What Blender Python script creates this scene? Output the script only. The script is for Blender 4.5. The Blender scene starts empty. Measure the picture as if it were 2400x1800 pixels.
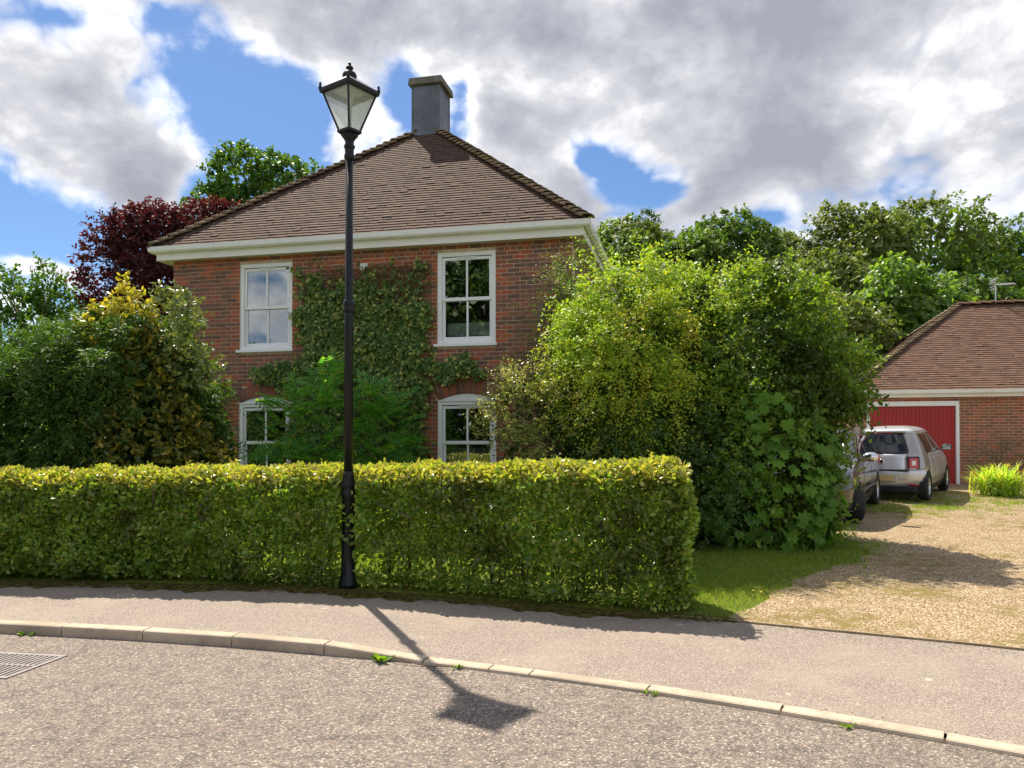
import bpy, bmesh, math, random
import numpy as np
from mathutils import Matrix, Vector

rng = np.random.default_rng(11)
random.seed(5)
R = math.radians
scene = bpy.context.scene
col = scene.collection

# ------------------------------------------------------------------ camera
cam_d = bpy.data.cameras.new('camera')
cam = bpy.data.objects.new('camera', cam_d)
col.objects.link(cam)
cam_d.sensor_width = 36.0
cam_d.lens = 27.34
cam_d.shift_y = 0.0472
cam_d.clip_end = 3000
cam_d.clip_start = 0.05
cam.location = (0, 0, 1.7)
cam.rotation_euler = (R(90.8), 0, 0)
scene.camera = cam
CAM = np.array([0, 0, 1.7])

# ------------------------------------------------------------------ exposure
vs = scene.view_settings
vs.view_transform = 'Standard'
vs.look = 'None'
vs.gamma = 1.0
vs.use_curve_mapping = False
vs.exposure = 1.6

# ------------------------------------------------------------------ sun
SUN_AZ = R(-24.6)          # clockwise from +Y; the sun stands behind the house, to the left
SUN_EL = R(54.9)
sd = Vector((math.sin(SUN_AZ) * math.cos(SUN_EL), math.cos(SUN_AZ) * math.cos(SUN_EL), math.sin(SUN_EL)))
sun_d = bpy.data.lights.new('sun', 'SUN')
sun_d.energy = 2.85
sun_d.angle = R(0.6)
sun_d.color = (1.0, 0.91, 0.77)
sun = bpy.data.objects.new('sun', sun_d)
col.objects.link(sun)
sun.rotation_euler = sd.to_track_quat('Z', 'Y').to_euler()
sun.location = (-20, 40, 60)


# ------------------------------------------------------------------ node helpers
class NT:
    def __init__(self, tree):
        self.t = tree

    def n(self, kind, **kw):
        nd = self.t.nodes.new(kind)
        for k, v in kw.items():
            if k.startswith('i_'):
                key = k[2:]
                key = int(key) if key.isdigit() else key.replace('_', ' ')
                self.set(nd.inputs[key], v)
            else:
                setattr(nd, k, v)
        return nd

    def set(self, sock, v):
        if isinstance(v, bpy.types.NodeSocket):
            self.t.links.new(v, sock)
        else:
            sock.default_value = v

    def math(self, op, a, b=None, c=None, clamp=False):
        nd = self.t.nodes.new('ShaderNodeMath')
        nd.operation = op
        nd.use_clamp = clamp
        self.set(nd.inputs[0], a)
        if b is not None:
            self.set(nd.inputs[1], b)
        if c is not None:
            self.set(nd.inputs[2], c)
        return nd.outputs[0]

    def vmath(self, op, a, b=None):
        nd = self.t.nodes.new('ShaderNodeVectorMath')
        nd.operation = op
        self.set(nd.inputs[0], a)
        if b is not None:
            self.set(nd.inputs[1], b)
        return nd.outputs['Value'] if op in ('DOT_PRODUCT', 'LENGTH') else nd.outputs[0]

    def ramp(self, fac, stops, interp='LINEAR'):
        nd = self.t.nodes.new('ShaderNodeValToRGB')
        cr = nd.color_ramp
        cr.interpolation = interp
        while len(cr.elements) < len(stops):
            cr.elements.new(0.5)
        for e, (p, c) in zip(cr.elements, stops):
            e.position = p
            if not hasattr(c, '__len__'):
                c = (c, c, c)
            e.color = (c[0], c[1], c[2], 1)
        self.set(nd.inputs[0], fac)
        return nd.outputs[0]

    def mix(self, fac, a, b, mode='MIX'):
        nd = self.t.nodes.new('ShaderNodeMix')
        nd.data_type = 'RGBA'
        nd.blend_type = mode
        self.set(nd.inputs[0], fac)
        for s, v in ((nd.inputs[6], a), (nd.inputs[7], b)):
            if not isinstance(v, bpy.types.NodeSocket) and len(v) == 3:
                v = (*v, 1)
            self.set(s, v)
        return nd.outputs[2]

    def noise(self, vec, scale, detail=4, rough=0.55, dist=0.0, dim='3D'):
        nd = self.t.nodes.new('ShaderNodeTexNoise')
        nd.noise_dimensions = dim
        if vec is not None:
            self.t.links.new(vec, nd.inputs['Vector'])
        nd.inputs['Scale'].default_value = scale
        nd.inputs['Detail'].default_value = detail
        nd.inputs['Roughness'].default_value = rough
        nd.inputs['Distortion'].default_value = dist
        return nd.outputs[0]

    def maprange(self, v, a, b, c=0.0, d=1.0, smooth=True):
        nd = self.t.nodes.new('ShaderNodeMapRange')
        nd.interpolation_type = 'SMOOTHSTEP' if smooth else 'LINEAR'
        self.set(nd.inputs[0], v)
        for i, x in enumerate((a, b, c, d)):
            nd.inputs[i + 1].default_value = x
        return nd.outputs[0]


# ------------------------------------------------------------------ sky
world = bpy.data.worlds.new('World')
scene.world = world
world.use_nodes = True
wt = world.node_tree
wt.nodes.clear()
W = NT(wt)
tc = W.n('ShaderNodeTexCoord')
dirv = tc.outputs['Generated']
sky = W.n('ShaderNodeTexSky', sky_type='NISHITA', sun_disc=False, sun_elevation=SUN_EL,
          sun_rotation=SUN_AZ, altitude=60, air_density=1.0, dust_density=0.4, ozone_density=2.4)
sep = W.n('ShaderNodeSeparateXYZ', i_0=dirv)
az = W.math('ARCTAN2', sep.outputs[0], sep.outputs[1])
el = W.math('ARCSINE', W.math('MAXIMUM', sep.outputs[2], -0.2))
pol = W.n('ShaderNodeCombineXYZ', i_0=az, i_1=el).outputs[0]
warp = W.n('ShaderNodeTexNoise', i_Vector=dirv)
warp.inputs['Scale'].default_value = 7.0
warp.inputs['Detail'].default_value = 3.0
off = W.n('ShaderNodeVectorMath', operation='MULTIPLY_ADD', i_0=warp.outputs['Color'],
          i_1=(0.07, 0.05, 0), i_2=(-0.035, -0.025, 0)).outputs[0]
pol = W.vmath('ADD', pol, off)
# cloud banks and clear gaps, (azimuth, elevation, half width, half height, tilt, amount), degrees
CLOUDS = [
    (-30.7, 19.9, 6.6, 3.8, 0, 1.6), (-25.6, 18.6, 3.0, 1.8, -25, 1.0), (-22.8, 18.8, 1.7, 1.3, 0, 0.6), (-10.3, 28.5, 17.2, 2.5, 0, 1.5), (-16.1, 26.1, 3.5, 1.0, 0, 0.8),
    (19.5, 23.3, 19.7, 7.1, 0, 1.8), (-12.1, 22.5, 2.8, 3.0, 15, 1.2), (-13.9, 20.4, 1.6, 1.0, 0, 0.8), (0.8, 22.5, 4.4, 2.0, -15, 1.2), (4.2, 17.5, 3.2, 1.5, -30, 1.5),
    (12.6, 16.0, 3.1, 0.9, 0, 1.3), (15.1, 17.7, 1.9, 1.3, 0, 0.8), (-25.1, 16.8, 2.0, 1.1, -15, 1.3), (-32.4, 10.9, 1.2, 0.5, 0, 1.3), (-29.6, 10.7, 1.5, 0.4, 0, 1.2),
    (-19.8, 20.6, 1.7, 0.5, 5, 0.6), (-18.9, 22.3, 5.8, 3.7, 0, -2.0), (-16.1, 19.7, 3.1, 2.0, 0, -1.0), (-30.4, 13.2, 8.4, 2.5, 0, -1.7), (-21.9, 16.2, 2.6, 1.9, 0, -0.9),
    (9.4, 18.1, 4.1, 2.2, -10, -1.9), (-3.6, 23.9, 1.4, 1.7, 0, -1.3), (-8.2, 24.0, 1.3, 2.2, 0, -0.9), (5.6, 20.5, 2.0, 1.4, -30, -0.9), (17.9, 14.8, 2.2, 0.8, 0, -0.9),
    (-24.5, 26.5, 2.3, 0.9, 0, -1.1), (-30.7, 25.8, 1.5, 0.7, 0, -0.9),
    (14.2, 15.5, 6.1, 0.9, 0, -0.8), (-8.0, 23.6, 1.5, 2.5, 0, -0.9), (-3.4, 23.5, 1.5, 1.9, 0, -0.9), (6.3, 19.9, 3.0, 1.5, -25, -0.7),
]
cover = None
for (a, e, rx, ry, tilt, amt) in CLOUDS:
    mp = W.n('ShaderNodeMapping', vector_type='TEXTURE', i_0=pol, i_Location=(R(a), R(e), 0),
             i_Rotation=(0, 0, R(tilt)), i_Scale=(R(rx), R(ry), 1.0))
    g = W.math('EXPONENT', W.math('MULTIPLY', W.vmath('DOT_PRODUCT', mp.outputs[0], mp.outputs[0]), -1.0))
    cover = W.math('MULTIPLY', g, amt) if cover is None else W.math('MULTIPLY_ADD', g, amt, cover)
stretch = W.vmath('MULTIPLY', dirv, (1.0, 1.0, 1.5))
broad = W.noise(stretch, 2.6, 2, 0.5)
cover = W.math('MINIMUM', W.math('MAXIMUM', cover, -1.3), 1.4)
cover = W.math('ADD', cover, W.math('MULTIPLY', W.math('SUBTRACT', broad, 0.0), 1.5))
fine = W.noise(stretch, 6.5, 9, 0.62, 0.2)
vor = W.n('ShaderNodeTexVoronoi', feature='F1', i_Vector=W.vmath('ADD', stretch, W.vmath('MULTIPLY', warp.outputs['Color'], (0.16, 0.16, 0.16))))
vor.inputs['Scale'].default_value = 13.0
vor.inputs['Detail'].default_value = 2.0
vor.inputs['Roughness'].default_value = 0.55
lumps = W.math('SUBTRACT', 0.55, vor.outputs['Distance'])
cover = W.math('ADD', cover, W.math('MULTIPLY', W.math('SUBTRACT', fine, 0.5), 4.6))
cover = W.math('ADD', cover, W.math('MULTIPLY', lumps, 1.0))
alpha = W.maprange(cover, -0.35, 0.95)
puff = W.noise(W.vmath('ADD', stretch, (3.1, 1.7, 5.2)), 4.0, 7, 0.55, 0.2)
thick = W.math('ADD', W.math('SUBTRACT', cover, 0.35), W.math('MULTIPLY', W.math('SUBTRACT', puff, 0.5), 6.0))
thick = W.math('SUBTRACT', thick, W.math('MULTIPLY', lumps, 1.6))
ccol = W.ramp(W.maprange(thick, -0.1, 2.8, smooth=False),
              [(0.0, (6.6, 6.7, 6.9)), (0.15, (6.9, 6.9, 6.95)), (0.30, (5.4, 5.4, 5.55)), (0.50, (3.7, 3.75, 4.0)), (0.75, (2.7, 2.77, 3.1)), (1.0, (2.1, 2.17, 2.5))])
skyc = W.mix(1.0, sky.outputs[0], (0.40, 0.50, 0.62), 'MULTIPLY')
final = W.mix(alpha, skyc, ccol)
bg = W.n('ShaderNodeBackground', i_Color=final, i_Strength=0.065)
W.n('ShaderNodeOutputWorld', i_Surface=bg.outputs[0])

# ------------------------------------------------------------------ materials
MATS = {}


def new_mat(name):
    m = bpy.data.materials.new(name)
    m.use_nodes = True
    m.node_tree.nodes.clear()
    MATS[name] = m
    return m, NT(m.node_tree)


def finish(t, shader):
    t.n('ShaderNodeOutputMaterial', i_Surface=shader)


def rnd_socket(t):
    g = t.n('ShaderNodeNewGeometry')
    o = t.n('ShaderNodeObjectInfo')
    return t.math('FRACT', t.math('ADD', g.outputs['Random Per Island'], t.math('MULTIPLY', o.outputs['Random'], 7.13)))


def pbr(t, color, rough=0.7, metal=0.0, spec=0.4, normal=None, **kw):
    p = t.n('ShaderNodeBsdfPrincipled')
    t.set(p.inputs['Base Color'], color if isinstance(color, bpy.types.NodeSocket) else (*color[:3], 1))
    t.set(p.inputs['Roughness'], rough)
    p.inputs['Metallic'].default_value = metal
    p.inputs['Specular IOR Level'].default_value = spec
    if normal is not None:
        t.set(p.inputs['Normal'], normal)
    for k, v in kw.items():
        t.set(p.inputs[k.replace('_', ' ')], v)
    return p.outputs[0]


def bump(t, h, strength=0.5, dist=0.01):
    b = t.n('ShaderNodeBump', i_Height=h)
    b.inputs['Strength'].default_value = strength
    b.inputs['Distance'].default_value = dist
    return b.outputs[0]


def pos(t):
    return t.n('ShaderNodeNewGeometry').outputs['Position']


def simple(name, color, rough=0.6, metal=0.0, spec=0.4, var=0.12, scale=3.0, dirt=None, dirt_scale=6.0, bumpy=0.0, **kw):
    m, t = new_mat(name)
    p = pos(t)
    n1 = t.noise(p, scale, 5)
    lo = tuple(c * (1 - var) for c in color)
    hi = tuple(min(1, c * (1 + var)) for c in color)
    c = t.mix(t.maprange(n1, 0.3, 0.7), lo, hi)
    if dirt:
        n2 = t.noise(p, dirt_scale, 7, 0.65)
        c = t.mix(t.maprange(n2, 0.52, 0.78, 0, 0.75), c, dirt)
    nm = bump(t, t.noise(p, scale * 25, 4), bumpy, 0.004) if bumpy else None
    finish(t, pbr(t, c, rough, metal, spec, nm, **kw))
    return m


LEAF_GAIN = 2.15


def leaf_mat(name, cols, trans=0.35, tcol=None, rough=0.45, spec=0.35, patch=None, patch_scale=0.8, gain=1.0):
    m, t = new_mat(name)
    r = rnd_socket(t)
    k = len(cols)
    cols = [tuple(min(.5, v_ * g_) for v_, g_ in zip(cc, (gain * LEAF_GAIN * .98, gain * LEAF_GAIN, gain * LEAF_GAIN * .85))) for cc in cols]
    c = t.ramp(r, [(i / max(1, k - 1), cc) for i, cc in enumerate(cols)])
    if patch:
        n1 = t.noise(pos(t), patch_scale, 3)
        c = t.mix(t.maprange(n1, 0.42, 0.66, 0, 0.85), c, patch)
    a = pbr(t, c, rough, 0, spec)
    if tcol is None:
        tcol = (2.1, 2.2, 0.8)
    tc_ = t.mix(1.0, c, tcol, 'MULTIPLY')
    b = t.n('ShaderNodeBsdfTranslucent', i_Color=tc_)
    mx = t.n('ShaderNodeMixShader', i_0=trans, i_1=a, i_2=b.outputs[0])
    finish(t, mx.outputs[0])
    return m


# brick
def brick_mat(name, stops):
    m, t = new_mat(name)
    r = rnd_socket(t)
    c = t.ramp(r, stops)
    p = pos(t)
    n1 = t.noise(p, 40, 6, 0.6)
    c = t.mix(t.maprange(n1, 0.35, 0.75, 0, 0.55), c, t.mix(1.0, c, (0.55, 0.5, 0.5), 'MULTIPLY'))
    n2 = t.noise(p, 90, 3)
    c = t.mix(t.maprange(n2, 0.66, 0.8, 0, 0.35), c, (0.45, 0.34, 0.26))
    finish(t, pbr(t, c, 0.85, 0, 0.25, bump(t, n1, 0.6, 0.004)))
    return m


M_BRICK = brick_mat('brick_mixed', [(0, (0.159, 0.098, 0.077)), (0.3, (0.226, 0.119, 0.087)), (0.55, (0.272, 0.130, 0.090)), (0.8, (0.355, 0.127, 0.080)), (0.93, (0.499, 0.127, 0.065)), (1, (0.181, 0.119, 0.101))])
M_BRICK_RED = brick_mat('brick_red', [(0, (0.306, 0.112, 0.066)), (0.4, (0.391, 0.118, 0.062)), (0.75, (0.478, 0.143, 0.066)), (0.9, (0.245, 0.122, 0.089)), (1, (0.343, 0.122, 0.073))])
M_BRICK_GAR = brick_mat('brick_brown', [(0, (0.238, 0.128, 0.085)), (0.4, (0.308, 0.155, 0.094)), (0.7, (0.350, 0.162, 0.098)), (0.9, (0.504, 0.162, 0.091)), (1, (0.280, 0.149, 0.104))])
M_MORTAR = simple('mortar', (0.58, 0.45, 0.33), 0.95, var=0.18, scale=6, spec=0.1, dirt=(0.38, 0.29, 0.21), dirt_scale=2.0, bumpy=0.4)
M_MORTAR_OLD = simple('mortar_dull', (0.60, 0.43, 0.30), 0.95, var=0.15, scale=8, spec=0.1, bumpy=0.3)


# roof tiles
def tile_mat(name, stops, moss, amt):
    m, t = new_mat(name)
    r = rnd_socket(t)
    c = t.ramp(r, stops)
    p = pos(t)
    n1 = t.noise(p, 22, 7, 0.65)
    c = t.mix(t.maprange(n1, 0.4, 0.75, 0, 0.28), c, t.mix(1.0, c, (0.5, 0.48, 0.46), 'MULTIPLY'))
    n2 = t.noise(p, 3.0, 6, 0.65)
    c = t.mix(t.maprange(n2, 0.62 - amt, 0.85 - amt, 0, 0.6), c, moss)
    n3 = t.noise(p, 60, 2)
    c = t.mix(t.maprange(n3, 0.70, 0.78, 0, 0.4), c, (0.50, 0.44, 0.34))
    finish(t, pbr(t, c, 0.9, 0, 0.2, bump(t, n1, 0.35, 0.003)))
    return m


M_TILE = tile_mat('roof_tile', [(0, (0.048, 0.029, 0.021)), (0.06, (0.092, 0.057, 0.042)), (0.5, (0.109, 0.066, 0.050)), (1, (0.131, 0.079, 0.058))], (0.063, 0.038, 0.025), 0.05)
M_TILE_GAR = tile_mat('garage_tile', [(0, (0.109, 0.066, 0.047)), (0.4, (0.152, 0.085, 0.056)), (0.75, (0.182, 0.103, 0.066)), (1, (0.160, 0.103, 0.071))], (0.106, 0.059, 0.029), 0.04)
M_HIP = tile_mat('hip_tile', [(0, (0.182, 0.140, 0.098)), (0.5, (0.266, 0.196, 0.133)), (1, (0.336, 0.238, 0.154))], (0.210, 0.182, 0.070), 0.16)
M_TILEBED = simple('tile_bed', (0.055, 0.038, 0.03), 0.95, var=0.3, scale=9)  # roof deck, and the painted shade on the tile tails

M_WHITE = simple('white_paint', (0.88, 0.89, 0.89), 0.4, var=0.02, scale=2, dirt=(0.74, 0.73, 0.68), dirt_scale=14)
M_FASCIA = simple('fascia_paint', (0.84, 0.83, 0.79), 0.45, var=0.03, scale=2, dirt=(0.66, 0.65, 0.50), dirt_scale=5)
M_CREAM = simple('gutter_white', (0.82, 0.83, 0.81), 0.4, var=0.03, scale=2, dirt=(0.66, 0.65, 0.54), dirt_scale=4)
M_SOFFIT = simple('soffit_board', (0.60, 0.58, 0.52), 0.6, var=0.06)
M_LEAD = simple('lead_sheet', (0.125, 0.14, 0.16), 0.5, 0.35, 0.4, var=0.25, scale=1.5, dirt=(0.21, 0.22, 0.23), dirt_scale=5)
M_STONECAP = simple('cap_concrete', (0.16, 0.15, 0.125), 0.9, var=0.25, scale=7, dirt=(0.09, 0.08, 0.05), bumpy=0.3)
M_BLACK = simple('black_cast_iron', (0.010, 0.011, 0.013), 0.36, 0.0, 0.3, var=0.2, scale=6, dirt=(0.025, 0.025, 0.026), dirt_scale=20)
M_LAMPIN = simple('lamp_inner', (0.72, 0.70, 0.64), 0.5)
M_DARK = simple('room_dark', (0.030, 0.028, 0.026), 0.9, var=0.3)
M_CURTAIN = simple('curtain_cloth', (0.42, 0.38, 0.31), 0.9, var=0.15, scale=4)
M_BLIND = simple('blind_white', (0.62, 0.66, 0.62), 0.8, var=0.05)
M_RED = None
M_RUBBER = simple('tyre_rubber', (0.022, 0.021, 0.021), 0.75, var=0.2, dirt=(0.05, 0.042, 0.035))
M_BLACKPL = simple('black_plastic', (0.018, 0.018, 0.02), 0.5, var=0.1)
M_ALLOY = simple('alloy_metal', (0.62, 0.62, 0.63), 0.3, 0.85, 0.5, var=0.06)
M_SILVER = simple('silver_car_paint', (0.62, 0.625, 0.64), 0.30, 0.5, 0.5, var=0.03, Coat_Weight=0.6, Coat_Roughness=0.06)
M_GREYCAR = simple('grey_car_paint', (0.10, 0.097, 0.095), 0.25, 0.65, 0.5, var=0.03, Coat_Weight=0.8, Coat_Roughness=0.05)
M_TRIDION = simple('grey_cell_paint', (0.36, 0.345, 0.335), 0.3, 0.5, 0.5, var=0.03, Coat_Weight=0.6, Coat_Roughness=0.06)
M_CHROME = simple('chrome', (0.75, 0.75, 0.76), 0.12, 1.0, 0.5, var=0.02)
M_PLATE = simple('plate_yellow', (0.62, 0.47, 0.22), 0.5, var=0.03)
M_TAIL = simple('tail_lamp_red', (0.48, 0.012, 0.015), 0.15, 0, 0.6, var=0.1, Coat_Weight=0.8)
M_LAMPCLEAR = simple('lamp_clear', (0.75, 0.72, 0.70), 0.15, 0.2, 0.6, var=0.05, Coat_Weight=0.8)
M_BARK = simple('bark', (0.12, 0.095, 0.07), 0.95, var=0.35, scale=8, bumpy=0.8)
M_TWIG = simple('dry_stems', (0.20, 0.13, 0.085), 0.95, var=0.35, scale=12)
M_KERB = simple('kerb_concrete', (0.42, 0.35, 0.265), 0.92, var=0.22, scale=2.2, spec=0.2, dirt=(0.20, 0.16, 0.115), dirt_scale=7, bumpy=0.6)
M_EDGING = simple('timber_edging', (0.26, 0.20, 0.13), 0.95, var=0.25, scale=6, dirt=(0.14, 0.12, 0.06), dirt_scale=9)
M_GRATE = simple('iron_grate', (0.19, 0.165, 0.165), 0.6, 0.3, 0.4, var=0.2, scale=14, dirt=(0.26, 0.21, 0.16), dirt_scale=9)
M_DRAINSHADE = simple('drain_shade', (0.03, 0.026, 0.022), 0.95)
M_ALU = simple('aerial_aluminium', (0.62, 0.63, 0.64), 0.4, 0.7)
M_MOSS = simple('moss', (0.075, 0.075, 0.018), 1.0, var=0.45, scale=18, spec=0.1, dirt=(0.11, 0.075, 0.035), dirt_scale=7, bumpy=1.0)

# garage door
m, t = new_mat('red_door_paint')
p = pos(t)
n1 = t.noise(p, 2.2, 6, 0.6)
c = t.mix(t.maprange(n1, 0.35, 0.7), (0.34, 0.014, 0.013), (0.42, 0.020, 0.017))
finish(t, pbr(t, c, t.maprange(n1, 0.3, 0.7, 0.3, 0.5), 0, 0.4))
M_RED = m

# glass: clear pane with a real mirror reflection that follows the viewing angle
def glass_mat(name, tint=(0.85, 0.9, 0.88), ior=1.5, boost=0.0, mul=1.9):
    m, t = new_mat(name)
    fr = t.n('ShaderNodeFresnel')
    fr.inputs['IOR'].default_value = ior
    tr = t.n('ShaderNodeBsdfTransparent', i_Color=(*tint, 1))
    gl = t.n('ShaderNodeBsdfGlossy', i_Color=(0.97, 0.98, 1, 1))
    gl.inputs['Roughness'].default_value = 0.01
    f = t.math('ADD', t.math('MULTIPLY', fr.outputs[0], mul), boost, clamp=True)
    mx = t.n('ShaderNodeMixShader', i_0=f, i_1=tr.outputs[0], i_2=gl.outputs[0])
    finish(t, mx.outputs[0])
    return m


M_GLASS = glass_mat('window_glass', boost=0.10)
M_CARGLASS = glass_mat('car_glass', (0.22, 0.25, 0.26), 1.5, 0.0, 1.1)
m, t = new_mat('frosted_lamp_glass')
a = t.n('ShaderNodeBsdfTransparent', i_Color=(0.92, 0.93, 0.93, 1))
b = t.n('ShaderNodeBsdfTranslucent', i_Color=(0.82, 0.84, 0.84, 1))
c2 = t.n('ShaderNodeMixShader', i_0=0.30, i_1=a.outputs[0], i_2=b.outputs[0])
gl = t.n('ShaderNodeBsdfGlossy', i_Color=(1, 1, 1, 1))
gl.inputs['Roughness'].default_value = 0.15
c3 = t.n('ShaderNodeMixShader', i_0=0.08, i_1=c2.outputs[0], i_2=gl.outputs[0])
finish(t, c3.outputs[0])
M_FROST = m

# chippings on the road
m, t = new_mat('road_chippings')
p = pos(t)
v = t.n('ShaderNodeTexVoronoi', i_Vector=p)
v.inputs['Scale'].default_value = 62
v.inputs['Randomness'].default_value = 1.0
sepc = t.n('ShaderNodeSeparateColor', i_0=v.outputs['Color'])
chip = t.ramp(sepc.outputs[0], [(0, (0.130, 0.104, 0.088)), (0.25, (0.247, 0.198, 0.164)), (0.5, (0.305, 0.231, 0.195)), (0.75, (0.338, 0.278, 0.217)), (0.92, (0.442, 0.369, 0.285)), (1, (0.598, 0.536, 0.430))])
wear = t.noise(p, 1.1, 6, 0.6)
edge = t.maprange(v.outputs['Distance'], 0.26, 0.58)
lost = t.maprange(t.noise(p, 5.0, 5, 0.7), 0.46, 0.66)
gap = t.math('MULTIPLY', edge, t.math('MULTIPLY_ADD', lost, 0.30, 0.50))
c = t.mix(gap, chip, (0.068, 0.060, 0.057))
pits = t.noise(t.vmath('MULTIPLY', p, (0.6, 1.0, 1.0)), 62.0, 3, 0.6)
c = t.mix(t.maprange(pits, 0.585, 0.64, 0, 0.8), c, (0.055, 0.045, 0.04))
c = t.mix(t.maprange(wear, 0.45, 0.75, 0, 0.22), c, (0.325, 0.262, 0.198))
c = t.mix(t.maprange(t.noise(p, 0.55, 4, 0.6), 0.35, 0.7, 0, 0.30), c, t.mix(1.0, c, (0.62, 0.60, 0.60), 'MULTIPLY'))
h = t.math('SUBTRACT', t.math('MULTIPLY', sepc.outputs[1], 0.7), t.math('MULTIPLY', gap, 1.2))
finish(t, pbr(t, c, 0.85, 0, 0.3, bump(t, h, 0.75, 0.006)))
M_ROAD = m

# fine asphalt on the footway
m, t = new_mat('footway_asphalt')
p = pos(t)
v = t.n('ShaderNodeTexVoronoi', i_Vector=p)
v.inputs['Scale'].default_value = 130
sepc = t.n('ShaderNodeSeparateColor', i_0=v.outputs['Color'])
c = t.ramp(sepc.outputs[0], [(0, (0.170, 0.136, 0.116)), (0.4, (0.268, 0.213, 0.176)), (0.8, (0.313, 0.255, 0.208)), (0.95, (0.432, 0.368, 0.293)), (1, (0.548, 0.488, 0.380))])
c = t.mix(t.maprange(v.outputs['Distance'], 0.45, 0.8, 0, 0.7), c, (0.117, 0.100, 0.095))
n1 = t.noise(p, 1.3, 5, 0.6)
c = t.mix(t.maprange(n1, 0.42, 0.72, 0, 0.45), c, (0.352, 0.286, 0.217))
spots = t.noise(p, 7.0, 3, 0.5)
c = t.mix(t.maprange(spots, 0.70, 0.74, 0, 0.55), c, (0.497, 0.473, 0.407))
finish(t, pbr(t, c, 0.88, 0, 0.3, bump(t, sepc.outputs[1], 0.6, 0.003)))
M_PAVE = m

# gravel
m, t = new_mat('gravel')
p = pos(t)
v = t.n('ShaderNodeTexVoronoi', i_Vector=p)
v.inputs['Scale'].default_value = 55
sepc = t.n('ShaderNodeSeparateColor', i_0=v.outputs['Color'])
c = t.ramp(sepc.outputs[0], [(0, (0.201, 0.128, 0.069)), (0.3, (0.391, 0.275, 0.158)), (0.65, (0.497, 0.366, 0.221)), (0.9, (0.615, 0.500, 0.341)), (1, (0.733, 0.634, 0.481))])
c = t.mix(t.maprange(v.outputs['Distance'], 0.35, 0.75, 0, 0.75), c, (0.130, 0.085, 0.044))
n1 = t.noise(p, 0.75, 6, 0.62)
n2 = t.noise(p, 5.0, 5, 0.6)
mossm = t.math('MULTIPLY', t.maprange(n1, 0.46, 0.60), t.maprange(n2, 0.38, 0.60))
c = t.mix(t.math('MULTIPLY', mossm, 0.8), c, (0.178, 0.140, 0.028))
ln = t.noise(t.vmath('MULTIPLY', p, (1.0, 2.6, 1.0)), 3.2, 6, 0.65)
c = t.mix(t.maprange(ln, 0.56, 0.74, 0, 0.6), c, (0.189, 0.122, 0.063))
finish(t, pbr(t, c, 0.92, 0, 0.2, bump(t, t.math('SUBTRACT', sepc.outputs[1], t.math('MULTIPLY', v.outputs['Distance'], 1.0)), 0.9, 0.012)))
M_GRAVEL = m

# grass ground
m, t = new_mat('grass_ground')
p = pos(t)
n1 = t.noise(p, 1.5, 6, 0.6)
n2 = t.noise(p, 30, 5, 0.7)
c = t.mix(t.maprange(n1, 0.35, 0.65), (0.096, 0.140, 0.015), (0.173, 0.203, 0.025))
c = t.mix(t.maprange(n2, 0.40, 0.7, 0, 0.7), c, (0.078, 0.085, 0.014))
finish(t, pbr(t, c, 0.95, 0, 0.15, bump(t, n2, 0.8, 0.03)))
M_GRASS = m

# leaves
ML_HEDGE = leaf_mat('hedge_leaf', [(0.032, 0.065, 0.010), (0.052, 0.098, 0.013), (0.085, 0.135, 0.018), (0.08, 0.085, 0.018), (0.13, 0.175, 0.028), (0.05, 0.095, 0.012), (0.20, 0.22, 0.05)], 0.36, (1.8, 1.9, 0.6), 0.36, 0.6, (0.09, 0.115, 0.02), 1.4, gain=1.25)
ML_HEDGETOP = leaf_mat('hedge_sunlit_young_leaf', [(0.10, 0.13, 0.018), (0.17, 0.19, 0.028), (0.22, 0.22, 0.04), (0.19, 0.15, 0.05), (0.25, 0.24, 0.07)], 0.36, (1.6, 1.6, 0.6), 0.32, 0.7)  # new growth, coloured brighter to carry sunlight on the hedge top
ML_IVY = leaf_mat('ivy_leaf', [(0.022, 0.05, 0.014), (0.035, 0.07, 0.018), (0.05, 0.085, 0.02), (0.03, 0.062, 0.016), (0.06, 0.10, 0.022), (0.26, 0.26, 0.07), (0.05, 0.08, 0.02)], 0.25, rough=0.4, gain=1.1)
ML_FERN = leaf_mat('frond_leaf', [(0.025, 0.085, 0.024), (0.045, 0.13, 0.026), (0.03, 0.10, 0.03), (0.085, 0.16, 0.026), (0.10, 0.12, 0.02)], 0.30, rough=0.5, gain=1.2)
ML_LAUREL = leaf_mat('variegated_leaf', [(0.03, 0.055, 0.012), (0.05, 0.075, 0.015), (0.10, 0.105, 0.018), (0.22, 0.175, 0.025), (0.06, 0.08, 0.018), (0.30, 0.23, 0.04)], 0.25, (1.6, 1.4, 0.5), 0.42, 0.35, gain=0.72)
ML_YELLOW = leaf_mat('golden_leaf', [(0.28, 0.21, 0.025), (0.36, 0.27, 0.04), (0.22, 0.18, 0.03), (0.12, 0.13, 0.025)], 0.35, (1.4, 1.3, 0.5), 0.35)
ML_GLOSS = leaf_mat('glossy_leaf', [(0.05, 0.075, 0.025), (0.08, 0.10, 0.03), (0.13, 0.14, 0.05), (0.07, 0.09, 0.03)], 0.15, None, 0.3, 0.6)
ML_ACER = leaf_mat('feathery_leaf', [(0.022, 0.055, 0.013), (0.035, 0.075, 0.016), (0.055, 0.10, 0.022), (0.075, 0.115, 0.028)], 0.30, rough=0.55, spec=0.18, gain=0.68)
ML_GOLD = leaf_mat('yellow_green_leaf', [(0.075, 0.135, 0.014), (0.11, 0.17, 0.016), (0.15, 0.19, 0.022), (0.13, 0.13, 0.022), (0.085, 0.145, 0.016)], 0.40, (1.6, 1.6, 0.6), 0.5, gain=1.25)
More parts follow.
